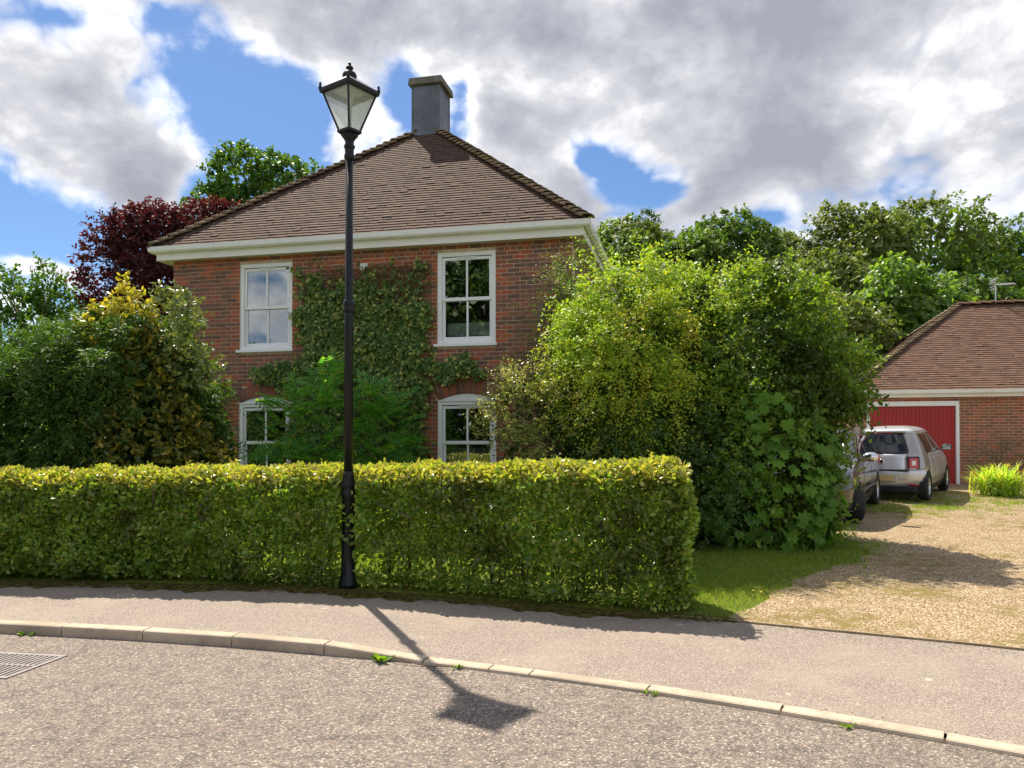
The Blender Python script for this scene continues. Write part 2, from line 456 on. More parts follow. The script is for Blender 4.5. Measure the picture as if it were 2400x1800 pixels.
ML_GREEN = leaf_mat('mid_green_leaf', [(0.03, 0.065, 0.012), (0.06, 0.105, 0.016), (0.095, 0.145, 0.02), (0.05, 0.085, 0.014), (0.14, 0.175, 0.03)], 0.38, (1.8, 1.75, 0.6), 0.45, 0.35, (0.03, 0.06, 0.012), 1.1, gain=1.12)
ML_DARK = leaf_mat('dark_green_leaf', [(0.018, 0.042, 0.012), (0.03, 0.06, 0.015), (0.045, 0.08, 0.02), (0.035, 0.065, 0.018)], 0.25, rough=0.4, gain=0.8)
ML_CREAM = leaf_mat('small_pale_leaf', [(0.06, 0.085, 0.025), (0.11, 0.125, 0.04), (0.20, 0.18, 0.08), (0.13, 0.10, 0.045), (0.08, 0.10, 0.03)], 0.32, rough=0.35, spec=0.5, gain=1.15)
ML_SYC = leaf_mat('sycamore_leaf', [(0.035, 0.075, 0.012), (0.05, 0.10, 0.014), (0.075, 0.14, 0.02), (0.045, 0.09, 0.018)], 0.34, rough=0.6, spec=.2)
ML_PURPLE = leaf_mat('copper_leaf', [(0.022, 0.010, 0.014), (0.04, 0.013, 0.018), (0.06, 0.018, 0.022), (0.085, 0.028, 0.03)], 0.30, (1.9, 0.9, 0.9), 0.55, 0.2, gain=0.8)
ML_OAK = leaf_mat('oak_leaf', [(0.025, 0.06, 0.014), (0.04, 0.085, 0.016), (0.065, 0.115, 0.02), (0.05, 0.095, 0.018)], 0.32, rough=0.45, gain=0.72)
ML_WOOD = [leaf_mat('wood_leaf_a', [(0.04, 0.08, 0.016), (0.065, 0.115, 0.02), (0.095, 0.145, 0.026), (0.075, 0.11, 0.022)], 0.30, rough=0.55, patch=(0.10, 0.12, 0.03), patch_scale=0.35, gain=.86),
           leaf_mat('wood_leaf_b', [(0.05, 0.075, 0.020), (0.08, 0.105, 0.028), (0.11, 0.13, 0.036), (0.09, 0.10, 0.03)], 0.30, rough=0.55, patch=(0.06, 0.09, 0.02), patch_scale=0.35, gain=.86),
           leaf_mat('wood_leaf_c', [(0.03, 0.06, 0.015), (0.05, 0.085, 0.02), (0.07, 0.11, 0.024), (0.055, 0.085, 0.02)], 0.28, rough=0.55, gain=.85)]
ML_CATALPA = leaf_mat('drooping_leaf', [(0.07, 0.13, 0.024), (0.10, 0.17, 0.032), (0.14, 0.20, 0.045), (0.09, 0.14, 0.03)], 0.40, rough=0.4, spec=0.5, gain=.62)
ML_BLADE = leaf_mat('grass_blade', [(0.05, 0.085, 0.012), (0.075, 0.115, 0.015), (0.11, 0.14, 0.022), (0.15, 0.145, 0.045)], 0.40, rough=0.6, gain=.95)
ML_LILY = leaf_mat('lily_blade', [(0.10, 0.18, 0.02), (0.16, 0.25, 0.03), (0.24, 0.30, 0.045), (0.30, 0.30, 0.07)], 0.42, rough=0.45)
ML_FLOWER = leaf_mat('orange_petal', [(0.55, 0.12, 0.03), (0.65, 0.2, 0.05)], 0.35, (1.2, 1.0, 0.8))
ML_WEED = leaf_mat('weed_leaf', [(0.09, 0.17, 0.018), (0.13, 0.22, 0.022), (0.17, 0.25, 0.03)], 0.40, gain=.5)
ML_DEAD = leaf_mat('dead_leaf', [(0.12, 0.06, 0.025), (0.17, 0.09, 0.035), (0.09, 0.05, 0.02)], 0.15, gain=.4)

M_LROOF = simple('lantern_roof_glint', (0.10, 0.09, 0.08), 0.34, 0.0, 0.8, var=0.2, scale=6)  # greyer than the black iron: sun glint put into the colour

ML_YGOLD = leaf_mat('gold_spray_leaf', [(0.17, 0.16, 0.018), (0.22, 0.20, 0.022), (0.26, 0.22, 0.03), (0.20, 0.17, 0.03)], 0.45, (1.5, 1.5, 0.5), 0.5, gain=1.1)

# ------------------------------------------------------------------ mesh helpers
def link(name, me, parent=None):
    o = bpy.data.objects.new(name, me)
    col.objects.link(o)
    if parent is not None:
        o.parent = parent
    return o


def mesh_np(name, V, F, mat, smooth=False):
    """V (N,3); F (M,3 or 4) index array"""
    me = bpy.data.meshes.new(name)
    V = np.ascontiguousarray(V, dtype=np.float32)
    F = np.ascontiguousarray(F, dtype=np.int32)
    M, k = F.shape
    me.vertices.add(len(V))
    me.vertices.foreach_set('co', V.ravel())
    me.loops.add(M * k)
    me.loops.foreach_set('vertex_index', F.ravel())
    me.polygons.add(M)
    me.polygons.foreach_set('loop_start', np.arange(0, M * k, k, dtype=np.int32))
    me.polygons.foreach_set('loop_total', np.full(M, k, dtype=np.int32))
    me.polygons.foreach_set('use_smooth', np.full(M, bool(smooth)))
    me.update(calc_edges=True)
    if mat:
        me.materials.append(mat)
    return me


class MB:
    def __init__(self):
        self.v = []
        self.f = []

    def add(self, vs_, fs_):
        b = len(self.v)
        self.v += [tuple(p) for p in vs_]
        self.f += [tuple(i + b for i in q) for q in fs_]
        return self

    def box(self, x0, x1, y0, y1, z0, z1):
        self.add([(x0, y0, z0), (x1, y0, z0), (x1, y1, z0), (x0, y1, z0), (x0, y0, z1), (x1, y0, z1), (x1, y1, z1), (x0, y1, z1)],
                 [(0, 3, 2, 1), (4, 5, 6, 7), (0, 1, 5, 4), (1, 2, 6, 5), (2, 3, 7, 6), (3, 0, 4, 7)])
        return self

    def frustum(self, c, a0, b0, z0, a1, b1, z1):
        x, y = c
        self.add([(x - a0, y - b0, z0), (x + a0, y - b0, z0), (x + a0, y + b0, z0), (x - a0, y + b0, z0),
                  (x - a1, y - b1, z1), (x + a1, y - b1, z1), (x + a1, y + b1, z1), (x - a1, y + b1, z1)],
                 [(0, 3, 2, 1), (4, 5, 6, 7), (0, 1, 5, 4), (1, 2, 6, 5), (2, 3, 7, 6), (3, 0, 4, 7)])
        return self

    def lathe(self, prof, n=16, c=(0, 0, 0), cap=True):
        b = []
        for (r, z) in prof:
            for i in range(n):
                a = 2 * math.pi * i / n
                b.append((c[0] + r * math.cos(a), c[1] + r * math.sin(a), c[2] + z))
        f = []
        for j in range(len(prof) - 1):
            for i in range(n):
                k = (i + 1) % n
                f.append((j * n + i, j * n + k, (j + 1) * n + k, (j + 1) * n + i))
        if cap:
            f.append(tuple(range(n - 1, -1, -1)))
            f.append(tuple((len(prof) - 1) * n + i for i in range(n)))
        self.add(b, f)
        return self

    def tube(self, pts, rad, n=6):
        pts = [Vector(p) for p in pts]
        if not hasattr(rad, '__len__'):
            rad = [rad] * len(pts)
        b = []
        f = []
        for j, p in enumerate(pts):
            d = (pts[min(j + 1, len(pts) - 1)] - pts[max(j - 1, 0)]).normalized()
            u = d.cross(Vector((0, 0, 1)))
            if u.length < 0.05:
                u = d.cross(Vector((1, 0, 0)))
            u.normalize()
            w = d.cross(u)
            for i in range(n):
                a = 2 * math.pi * i / n
                b.append(tuple(p + (u * math.cos(a) + w * math.sin(a)) * rad[j]))
        for j in range(len(pts) - 1):
            for i in range(n):
                k = (i + 1) % n
                f.append((j * n + i, j * n + k, (j + 1) * n + k, (j + 1) * n + i))
        f.append(tuple(range(n)))
        f.append(tuple((len(pts) - 1) * n + i for i in range(n - 1, -1, -1)))
        self.add(b, f)
        return self

    def prism(self, poly, y0, y1):
        """polygon in the xz plane, extruded from y0 to y1"""
        n = len(poly)
        b = [(x, y0, z) for x, z in poly] + [(x, y1, z) for x, z in poly]
        f = [tuple(range(n)), tuple(range(2 * n - 1, n - 1, -1))]
        for i in range(n):
            k = (i + 1) % n
            f.append((i, i + n, k + n, k))
        self.add(b, f)
        return self

    def mesh(self, name, mat, smooth=False):
        me = bpy.data.meshes.new(name)
        me.from_pydata(self.v, [], self.f)
        bm = bmesh.new()
        bm.from_mesh(me)
        bmesh.ops.recalc_face_normals(bm, faces=bm.faces)
        bm.to_mesh(me)
        bm.free()
        if smooth:
            me.polygons.foreach_set('use_smooth', np.ones(len(me.polygons), dtype=bool))
        me.materials.append(mat)
        return me

    def build(self, name, mat, parent=None, smooth=False, angle=None, bevel=0.0):
        o = link(name, self.mesh(name, mat, smooth), parent)
        if bevel:
            md = o.modifiers.new('bevel', 'BEVEL')
            md.width = bevel
            md.segments = 2
            md.limit_method = 'ANGLE'
        return o


def tag(o, label, cat, group=None):
    o['label'] = label
    o['category'] = cat
    if group:
        o['group'] = group
    return o


def thing(name, label, cat, loc=(0, 0, 0), rotz=0.0, group=None):
    o = bpy.data.objects.new(name, None)
    o.empty_display_size = 0.2
    col.objects.link(o)
    o.location = loc
    o.rotation_euler = (0, 0, rotz)
    return tag(o, label, cat, group)


def structure(o):
    o['kind'] = 'structure'
    return o


def stuff(o):
    o['kind'] = 'stuff'
    return o


# ------------------------------------------------------------------ lie of the land
KERB = [(-40, 10.6), (-22, 9.0), (-14, 8.15), (-8, 7.5), (-4.61, 7.0), (-3.97, 6.87), (-3.18, 6.72), (-2.34, 6.52), (-1.51, 6.27), (-.69, 6.02), (.1, 5.68), (.91, 5.31), (1.68, 4.9),
        (2.45, 4.43), (3.2, 3.95), (4.5, 3.0), (6, 1.7), (7.6, 0.0), (9.2, -2.2), (11, -5.5)]
BACK = [(-40, 12.3), (-22, 10.6), (-14, 9.6), (-9, 9.0), (-5.69, 8.65), (-3.72, 8.48), (-1.74, 8.2), (-.49, 7.86), (.85, 7.48), (1.71, 7.27), (2.23, 7.02), (3.12, 6.6), (4.05, 6.15),
        (6, 5.0), (8, 3.4), (10, 1.4), (12, -1.0), (14, -4)]


def smooth_curve(pts, it=3):
    p = np.array(pts, float)
    for _ in range(it):
        q = np.empty((2 * len(p) - 2, 2))
        q[0::2] = 0.75 * p[:-1] + 0.25 * p[1:]
        q[1::2] = 0.25 * p[:-1] + 0.75 * p[1:]
        p = np.vstack([p[:1], q, p[-1:]])
    return p


kc = smooth_curve(KERB)
bc = smooth_curve(BACK)


def kerb_y(x):
    return np.interp(x, kc[:, 0], kc[:, 1])


def back_y(x):
    return np.interp(x, bc[:, 0], bc[:, 1])


def kerb_h(x):
    return np.interp(x, [-1.55, -0.68], [0.09, 0.028])


def back_z(x):
    return np.interp(x, [-2.2, 1.0], [0.135, 0.06])


def terrain(x, y):
    x = np.asarray(x, float)
    y = np.asarray(y, float)
    d = np.clip(y - np.maximum(back_y(x), 7.2), 0, None)
    z = back_z(x) + 0.046 * np.minimum(d, 13.5) + 0.012 * np.clip(d - 13.5, 0, 60)
    return z + 0.010 * np.sin(x * 1.7 + y * 0.9) * np.clip(d, 0, 1)


def tz(x, y):
    return float(terrain(x, y))


# ground: one sheet to the horizon
xs = np.unique(np.concatenate([np.linspace(-800, -60, 14), np.linspace(-60, -14, 24), np.linspace(-14, 18, 129), np.linspace(18, 60, 22), np.linspace(60, 800, 14)]))
ts = np.unique(np.concatenate([np.linspace(-700, -20, 12), np.linspace(-20, -0.3, 14), [-0.06, 0.0], np.linspace(0.12, 16, 110), np.linspace(16, 80, 30), np.linspace(80, 1000, 14)]))
GX, GT = np.meshgrid(xs, ts, indexing='ij')
GY = back_y(GX) + GT
GZ = np.where(GT >= 0, terrain(GX, GY), -0.12)
nv = len(ts)
idx = np.arange(GX.size).reshape(GX.shape)
F = np.stack([idx[:-1, :-1], idx[1:, :-1], idx[1:, 1:], idx[:-1, 1:]], -1).reshape(-1, 4)
structure(link('ground', mesh_np('ground', np.stack([GX, GY, GZ], -1).reshape(-1, 3), F, M_GRASS, True)))

# road: from the kerb to well behind the camera
xs = np.unique(np.concatenate([np.linspace(-40, -8, 20), np.linspace(-8, 8, 90), np.linspace(8, 11, 8)]))
yk = kerb_y(xs)
rows = [yk + 0.02, yk * 0.66 - 0.34 * 2, yk * 0.33 - 0.67 * 6, np.full_like(xs, -14.0) + np.minimum(yk, 0)]
V = np.concatenate([np.stack([xs, r, np.zeros_like(xs)], -1) for r in rows])
n = len(xs)
F = [(a * n + i, (a + 1) * n + i, (a + 1) * n + i + 1, a * n + i + 1) for a in range(3) for i in range(n - 1)]
structure(link('road', mesh_np('road', V, np.array(F), M_ROAD)))

# footway
xs = np.concatenate([np.linspace(-40, -8, 30), np.linspace(-7.9, 5, 160), np.linspace(5.1, 11, 30)])
n = len(xs)
nrm = np.stack([-np.gradient(kerb_y(xs), xs), np.ones_like(xs)], -1)
nrm /= np.linalg.norm(nrm, axis=1)[:, None]
bx_ = np.stack([xs, kerb_y(xs)], -1) + nrm * 0.10
rows = []
for k in np.linspace(0, 1, 7):
    bk = np.stack([bx_[:, 0], back_y(bx_[:, 0]) + 0.01], -1)
    pk = bx_ * (1 - k) + bk * k
    z = (kerb_h(xs) - 0.004) * (1 - k) + (back_z(bx_[:, 0]) + 0.004) * k
    rows.append(np.concatenate([pk, z[:, None]], 1))
V = np.concatenate(rows)
F = [(a * n + i, a * n + i + 1, (a + 1) * n + i + 1, (a + 1) * n + i) for a in range(6) for i in range(n - 1)]
structure(link('pavement', mesh_np('pavement', V, np.array(F), M_PAVE, True)))

# kerb: one stone after another on a concrete bed
joints = list(np.arange(-14.0, -5.5, 0.92)) + [-5.52, -4.74, -3.97, -3.18, -2.34, -1.51, -.69, -.18, .12, .91, 1.68, 2.45, 3.2, 3.92, 4.6, 5.25, 5.85, 6.45]
bed = MB()
kx = np.linspace(-14, 6.4, 80)
for a, b in zip(kx[:-1], kx[1:]):
    ya, yb = float(kerb_y(a)), float(kerb_y(b))
    bed.add([(a, ya + 0.01, -0.1), (b, yb + 0.01, -0.1), (b, yb + 0.10, -0.1), (a, ya + 0.10, -0.1),
             (a, ya + 0.01, 0.002), (b, yb + 0.01, 0.002), (b, yb + 0.10, 0.002), (a, ya + 0.10, 0.002)],
            [(0, 3, 2, 1), (4, 5, 6, 7), (0, 1, 5, 4), (1, 2, 6, 5), (2, 3, 7, 6), (3, 0, 4, 7)])
kerb = structure(bed.build('kerb', M_KERB))
for a, b in zip(joints[:-1], joints[1:]):
    a2, b2 = a + 0.006, b - 0.006
    P0 = np.array([a2, float(kerb_y(a2))])
    P1 = np.array([b2, float(kerb_y(b2))])
    dd = (P1 - P0) / np.linalg.norm(P1 - P0)
    nn = np.array([-dd[1], dd[0]])
    q = MB()
    sec = lambda h: [(0.0, -0.03), (0.0, h - 0.022), (0.006, h - 0.008), (0.018, h - 0.001), (0.118, h + 0.001), (0.124, h - 0.004), (0.124, -0.03)]
    vv = []
    jz = random.uniform(-.003, .003)
    for P in (P0, P1):
        h = float(kerb_h(P[0])) + jz
        for (o_, z_) in sec(h):
            vv.append((P[0] + nn[0] * o_, P[1] + nn[1] * o_, z_))
    m_ = 7
    ff = [tuple(range(m_)), tuple(range(2 * m_ - 1, m_ - 1, -1))] + [(i, i + m_, (i + 1) % m_ + m_, (i + 1) % m_) for i in range(m_)]
    q.add(vv, ff)
    q.build('kerb_stone', M_KERB, kerb)

# gravel drive
GB = smooth_curve([(1.95, 7.2), (2.35, 7.65), (2.75, 8.2), (3.3, 8.95), (4.1, 9.7), (4.75, 10.3), (5.05, 11.2), (5.0, 12.5), (5.2, 14), (5.8, 16.5), (6.6, 19), (7.6, 22.5)], 2)
xs = None
rows_y = np.linspace(0, 1, 70)
yl = np.linspace(7.16, 22.5, 90)
V = []
nx = 60
for y in yl:
    xl = float(np.interp(y, GB[:, 1], GB[:, 0])) + 0.05 * math.sin(y * 9) + 0.04 * math.sin(y * 23)
    for k in np.linspace(0, 1, nx):
        V.append([xl + (26 - xl) * k ** 1.6, y])
V = np.array(V)
F = [(j * nx + i, j * nx + i + 1, (j + 1) * nx + i + 1, (j + 1) * nx + i) for j in range(len(yl) - 1) for i in range(nx - 1)]
# the near part follows the curved back edge of the footway
xa = np.linspace(1.98, 13.5, 90)
V2 = []
for x in xa:
    for k in np.linspace(0, 1, 6):
        y0 = float(back_y(x)) + 0.045
        V2.append([x, y0 + (max(7.16, y0) - y0) * k])
V2 = np.array(V2)
F2 = [(len(V) + i * 6 + j, len(V) + (i + 1) * 6 + j, len(V) + (i + 1) * 6 + j + 1, len(V) + i * 6 + j + 1) for i in range(len(xa) - 1) for j in range(5)]
V = np.vstack([V, V2])
Z = terrain(V[:, 0], V[:, 1]) + 0.012 + 0.006 * np.sin(V[:, 0] * 3.1 + 1) * np.sin(V[:, 1] * 2.3)
structure(link('gravel_drive', mesh_np('gravel_drive', np.column_stack([V, Z]), np.array(F + F2), M_GRAVEL, True)))

# thin timber edging between footway and gravel, in lengths
ed = thing('path_edging', 'thin weathered timber edging strip between footway and gravel drive', 'edging', (2.9, 6.75, 0.06))
ex = [1.5, 2.5, 3.6, 4.9, 6.2, 7.6]
for a, b in zip(ex[:-1], ex[1:]):
    q = MB()
    st = np.linspace(a + .004, b - .004, 7)
    lo, hi = [], []
    for x in st:
        y0 = float(back_y(x))
        z0 = float(back_z(x))
        lo.append((x, y0))
        hi.append(z0)
    vv = []
    for (x, y0), z0 in zip(lo, hi):
        vv += [(x, y0 + .012, z0 - .05), (x, y0 + .012, z0 + .022), (x, y0 + .036, z0 + .022), (x, y0 + .036, z0 - .05)]
    ff = []
    for i in range(6):
        for j in range(4):
            ff.append((i * 4 + j, i * 4 + (j + 1) % 4, (i + 1) * 4 + (j + 1) % 4, (i + 1) * 4 + j))
    ff += [(0, 1, 2, 3), (27, 26, 25, 24)]
    vv = [(x - 2.9, y - 6.75, z - .06) for x, y, z in vv]
    q.add(vv, ff)
    q.build('board', M_EDGING, ed)

# moss along the back of the footway
V = []
xa = np.linspace(-7.5, 2.05, 220)
for i, x in enumerate(xa):
    w_ = 0.12 + 0.07 * math.sin(x * 3.1) + 0.05 * math.sin(x * 11 + 1) + 0.03 * math.sin(x * 29)
    w_ = max(w_, 0.02) * min(1, max(.05, (2.0 - x) / .5))
    for k, (f_, h_) in enumerate([(-1, -.002), (-.6, .012), (0, .016), (.9, .012), (1.6, .004)]):
        y = float(back_y(x)) + (f_ * w_ if f_ < 0 else f_ * .12)
        z = float(back_z(x)) + h_ + (0.006 if f_ >= 0 else 0.003) + 0.004 * math.sin(x * 47 + k * 2)
        V.append((x, y, z))
F = [(i * 5 + j, (i + 1) * 5 + j, (i + 1) * 5 + j + 1, i * 5 + j + 1) for i in range(len(xa) - 1) for j in range(4)]
mo = link('moss', mesh_np('moss', np.array(V), np.array(F), M_MOSS, True))
stuff(tag(mo, 'dark mossy strip along the foot of the clipped hedge', 'moss'))

# gully grating in the road
dg = thing('drain_grate', 'rusty iron drain grating set in the road beside the kerb', 'drain', (-3.93, 5.98, 0), R(-9))
q = MB()
q.box(-.30, .30, -.2648, .2648, -.05, .003)  # dark sheet just under the bars, standing in for the shaded pit
q.build('gully', M_DRAINSHADE, dg)
q = MB()
q.box(-.34, .34, -.31, -.265, -.05, .010).box(-.34, .34, .265, .31, -.05, .010).box(-.34, -.30, -.265, .265, -.05, .0095).box(.30, .34, -.265, .265, -.05, .0095)
q.build('frame', M_GRATE, dg, bevel=.004)
ba = MB().box(-.011, .011, -.2645, .2645, -.04, .008).mesh('bar', M_GRATE)
for i in range(13):
    o = link('bar', ba, dg)
    o.location = (-.27 + i * .045, 0, 0)
o = MB().box(-.2995, .2995, -.012, .012, -.04, .0105).build('cross_bar', M_GRATE, dg)

# ------------------------------------------------------------------ brickwork and tiling
ROT = R(-13.06)
HX, HY = -6.44, 14.75
DX = np.array([math.cos(ROT), math.sin(ROT), 0.0])
DN = np.array([-math.sin(ROT), math.cos(ROT), 0.0])


def to_world(org, u, v, z):
    return np.array([org[0], org[1], 0.0]) + u * DX + v * DN + np.array([0, 0, z])


def subtract(iv, cuts):
    out = [iv]
    for a, b in cuts:
        nx_ = []
        for p0, p1 in out:
            if b <= p0 or a >= p1:
                nx_.append((p0, p1))
                continue
            if a > p0:
                nx_.append((p0, a))
            if b < p1:
                nx_.append((b, p1))
        out = nx_
    return [(a, b) for a, b in out if b - a > 0.03]


def course_bricks(width, z0, z1, cut_fn, header_rows=(), x_start=0.0):
    """list of (x0, x1, z0, z1) for stretcher bond, each brick shortened by its joint"""
    res = []
    k = 0
    z = z0
    while z + 0.065 <= z1 + 0.002:
        L = 0.1125 if k in header_rows else 0.225
        x = x_start - (L / 2 if k % 2 else 0)
        cuts = cut_fn(z + 0.0325)
        while x < width - 0.01:
            a, b = max(x, x_start), min(x + L, width)
            for p0, p1 in subtract((a, b), cuts):
                res.append((p0 + 0.006, p1 - 0.006, z, z + 0.063))
            x += L
        z += 0.075
        k += 1
    return res


def boxes_np(B):
    """B (N,6) x0,x1,y0,y1,z0,z1 -> V, F(quads)"""
    B = np.asarray(B, float)
    s = [(0, 2, 4), (1, 2, 4), (1, 3, 4), (0, 3, 4), (0, 2, 5), (1, 2, 5), (1, 3, 5), (0, 3, 5)]
    V = np.stack([np.stack([B[:, a], B[:, b], B[:, c]], -1) for a, b, c in s], 1)
    f = np.array([(0, 3, 2, 1), (4, 5, 6, 7), (0, 1, 5, 4), (1, 2, 6, 5), (2, 3, 7, 6), (3, 0, 4, 7)])
    F = (np.arange(len(B))[:, None, None] * 8 + f[None]).reshape(-1, 4)
    return V.reshape(-1, 3), F


def wall_core(mb, width, z0, z1, y0, y1, holes):
    xs_ = sorted({0.0, width, *[h[0] for h in holes], *[h[1] for h in holes]})
    zs_ = sorted({z0, z1, *[h[2] for h in holes], *[h[3] for h in holes]})
    for a, b in zip(xs_[:-1], xs_[1:]):
        for c_, d_ in zip(zs_[:-1], zs_[1:]):
            mx, mz = (a + b) / 2, (c_ + d_) / 2
            if any(h[0] < mx < h[1] and h[2] < mz < h[3] for h in holes):
                continue
            mb.box(a, b, y0, y1, c_, d_)


UNIT_BRICK = {}


def brick_obj(mat, parent, x0, x1, y0, y1, z0, z1):
    if mat.name not in UNIT_BRICK:
        # worn edges: a small chamfer round the face
        q = MB()
        e, ez = 0.03, 0.08
        q.add([(-.5, 1, -.5), (.5, 1, -.5), (.5, 1, .5), (-.5, 1, .5), (-.5, .08, -.5), (.5, .08, -.5), (.5, .08, .5), (-.5, .08, .5),
               (-.5 + e * .5, 0, -.5 + ez * .5), (.5 - e * .5, 0, -.5 + ez * .5), (.5 - e * .5, 0, .5 - ez * .5), (-.5 + e * .5, 0, .5 - ez * .5)],
              [(0, 1, 2, 3), (0, 4, 5, 1), (1, 5, 6, 2), (2, 6, 7, 3), (3, 7, 4, 0), (4, 8, 9, 5), (5, 9, 10, 6), (6, 10, 11, 7), (7, 11, 8, 4), (8, 11, 10, 9)])
        UNIT_BRICK[mat.name] = q.mesh('brick', mat)
    o = link('brick', UNIT_BRICK[mat.name], parent)
    o.location = ((x0 + x1) / 2, y0, (z0 + z1) / 2)
    o.scale = (x1 - x0, y1 - y0, z1 - z0)
    return o


def build_bricks(wall, bricks, org, mats, redfn, singles, score, yface=0.0):
    """front wall bricks: the best visible ones singly, the rest joined"""
    items = []
    for b in bricks:
        c_ = ((b[0] + b[1]) / 2, (b[2] + b[3]) / 2)
        jit = rng.uniform(-.0022, .0022)
        items.append((score(*c_), b, mats[1] if redfn(*c_) else mats[0], jit))
    items.sort(key=lambda q: q[0])
    for s, b, m_, j in items[:singles]:
        brick_obj(m_, wall, b[0], b[1], yface + j, yface + .045, b[2], b[3])
    for m_ in set(mats):
        rest = [(b[0], b[1], yface + j, yface + .045, b[2], b[3]) for s, b, mm, j in items[singles:] if mm is m_]
        if rest:
            V, F = boxes_np(rest)
            stuff(link('brickwork', mesh_np('brickwork', V, F, m_), wall))


TILE_V = np.array([(0, 0, .002), (1, 0, .002), (1, 0, .0235), (0, 0, .0235), (0, 1, -.010), (1, 1, -.010), (1, 1, .001), (0, 1, .001)])
TILE_F = np.array([(0, 1, 2, 3), (3, 2, 6, 7), (0, 3, 7, 4), (1, 5, 6, 2), (4, 7, 6, 5), (0, 4, 5, 1)])


def shade_tails(me):
    # the cut tails of the tiles are painted dark for the shade below each course
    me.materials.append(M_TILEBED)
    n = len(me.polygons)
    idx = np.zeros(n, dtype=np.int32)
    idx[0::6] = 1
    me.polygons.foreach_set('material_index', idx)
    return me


def tile_slope(roof, O, a, b, c_, length, width, left_k, right_k, gauge, mat, singles, org, name='tile'):
    """O eaves start, a across, b up the slope, c_ normal; the rows shrink by left_k / right_k per metre of slope"""
    O, a, b, c_ = [np.array(q, float) for q in (O, a, b, c_)]
    P = []
    r = 0
    s = -0.02
    tw = 0.168
    while s < length - 0.05:
        l, rr = left_k * s, width - right_k * s
        x = l - rng.random() * tw - 0.02
        wob = rng.uniform(-.02, .02)
        while x < rr + 0.02:
            x0, x1 = max(x, l - .03), min(x + tw - .0015 - (rng.random() < .12) * .012, rr + .03)
            if x1 - x0 > 0.04:
                P.append((x0, x1, s + wob * .12 + rng.normal(0, .0035), rng.uniform(0, .0012) + (rng.random() < .06) * rng.uniform(.003, .009), rng.normal(0, .0022)))
            x += tw
        s += gauge
        r += 1
    P = np.array(P)
    ctr = O + P[:, :1] * a + P[:, 2:3] * b
    wp = np.array([to_world(org, *q) for q in ctr]) if org is not None else ctr
    order = np.argsort(np.linalg.norm(wp - CAM, axis=1))
    Mx = np.stack([a, b, c_], 1)

    def local(p):
        V = TILE_V.copy()
        V[:, 0] = p[0] + V[:, 0] * (p[1] - p[0])
        V[:, 2] += np.where(V[:, 1] == 0, p[3], 0) + (TILE_V[:, 0] - .5) * p[4] * .6
        V[:, 1] = p[2] + V[:, 1] * 0.19 + (TILE_V[:, 0] - .5) * p[4]
        return O + V @ Mx.T

    Vs = np.array([local(p) for p in P])
    sing = order[:singles]
    if singles:
        base = {}
        for i in sing:
            p = P[i]
            if 'm' not in base:
                base['m'] = shade_tails(mesh_np(name, TILE_V * np.array([1, .19, 1]), TILE_F, mat))
            o = link(name, base['m'], roof)
            ang = p[4] / max(p[1] - p[0], .05)
            Rz = Matrix.Rotation(ang, 4, 'Z')
            Rx = Matrix.Rotation(-p[3] / .19, 4, 'X')
            B = Matrix(((a[0], b[0], c_[0], 0), (a[1], b[1], c_[1], 0), (a[2], b[2], c_[2], 0), (0, 0, 0, 1)))
            orig = O + p[0] * a + p[2] * b + c_ * p[3]
            o.matrix_basis = Matrix.Translation(Vector(orig)) @ B @ Rz @ Rx @ Matrix.Diagonal((p[1] - p[0], 1, 1, 1))
    rest = order[singles:]
    if len(rest):
        V = Vs[rest].reshape(-1, 3)
        F = (np.arange(len(rest))[:, None, None] * 8 + TILE_F[None]).reshape(-1, 4)
        stuff(link(name + '_courses', shade_tails(mesh_np(name + '_courses', V, F, mat)), roof))


def hip_mesh(mat, r0=.118, r1=.09, L=.25):
    q = MB()
    n = 8
    vv = []
    for (r, y, z, tk) in ((r0, 0, .036, 0), (r1, L, 0, 0), (r0 - .016, 0, .030, 0), (r1 - .016, L, -.006, 0)):
        for i in range(n + 1):
            t_ = math.pi * i / n
            vv.append((r * 1.25 * math.cos(t_), y, r * .62 * math.sin(t_) + z - .03))
    m_ = n + 1
    ff = []
    for i in range(n):
        ff += [(i, i + 1, m_ + i + 1, m_ + i), (2 * m_ + i, 3 * m_ + i, 3 * m_ + i + 1, 2 * m_ + i + 1), (i, 2 * m_ + i, 2 * m_ + i + 1, i + 1)]
    ff += [(0, m_, 3 * m_, 2 * m_), (n, 2 * m_ + n, 3 * m_ + n, m_ + n)]
    q.add(vv, ff)
    return q.mesh('hip_tile', mat, True)


def hip_run(roof, me, A, B, step, name='hip_tile'):
    A, B = Vector(A), Vector(B)
    d = (B - A).normalized()
    side = d.cross(Vector((0, 0, 1))).normalized()
    up = side.cross(d)
    s = 0.0
    while s < (B - A).length - 0.05:
        o = link(name, me, roof)
        p = A + d * s + up * random.uniform(-.006, .006)
        Mr = Matrix(((side.x, d.x, up.x, 0), (side.y, d.y, up.y, 0), (side.z, d.z, up.z, 0), (0, 0, 0, 1)))
        o.matrix_basis = Matrix.Translation(p) @ Mr @ Matrix.Rotation(random.uniform(-.09, .09), 4, 'Y') @ Matrix.Rotation(random.uniform(-.05, .05), 4, 'Z')
        s += step


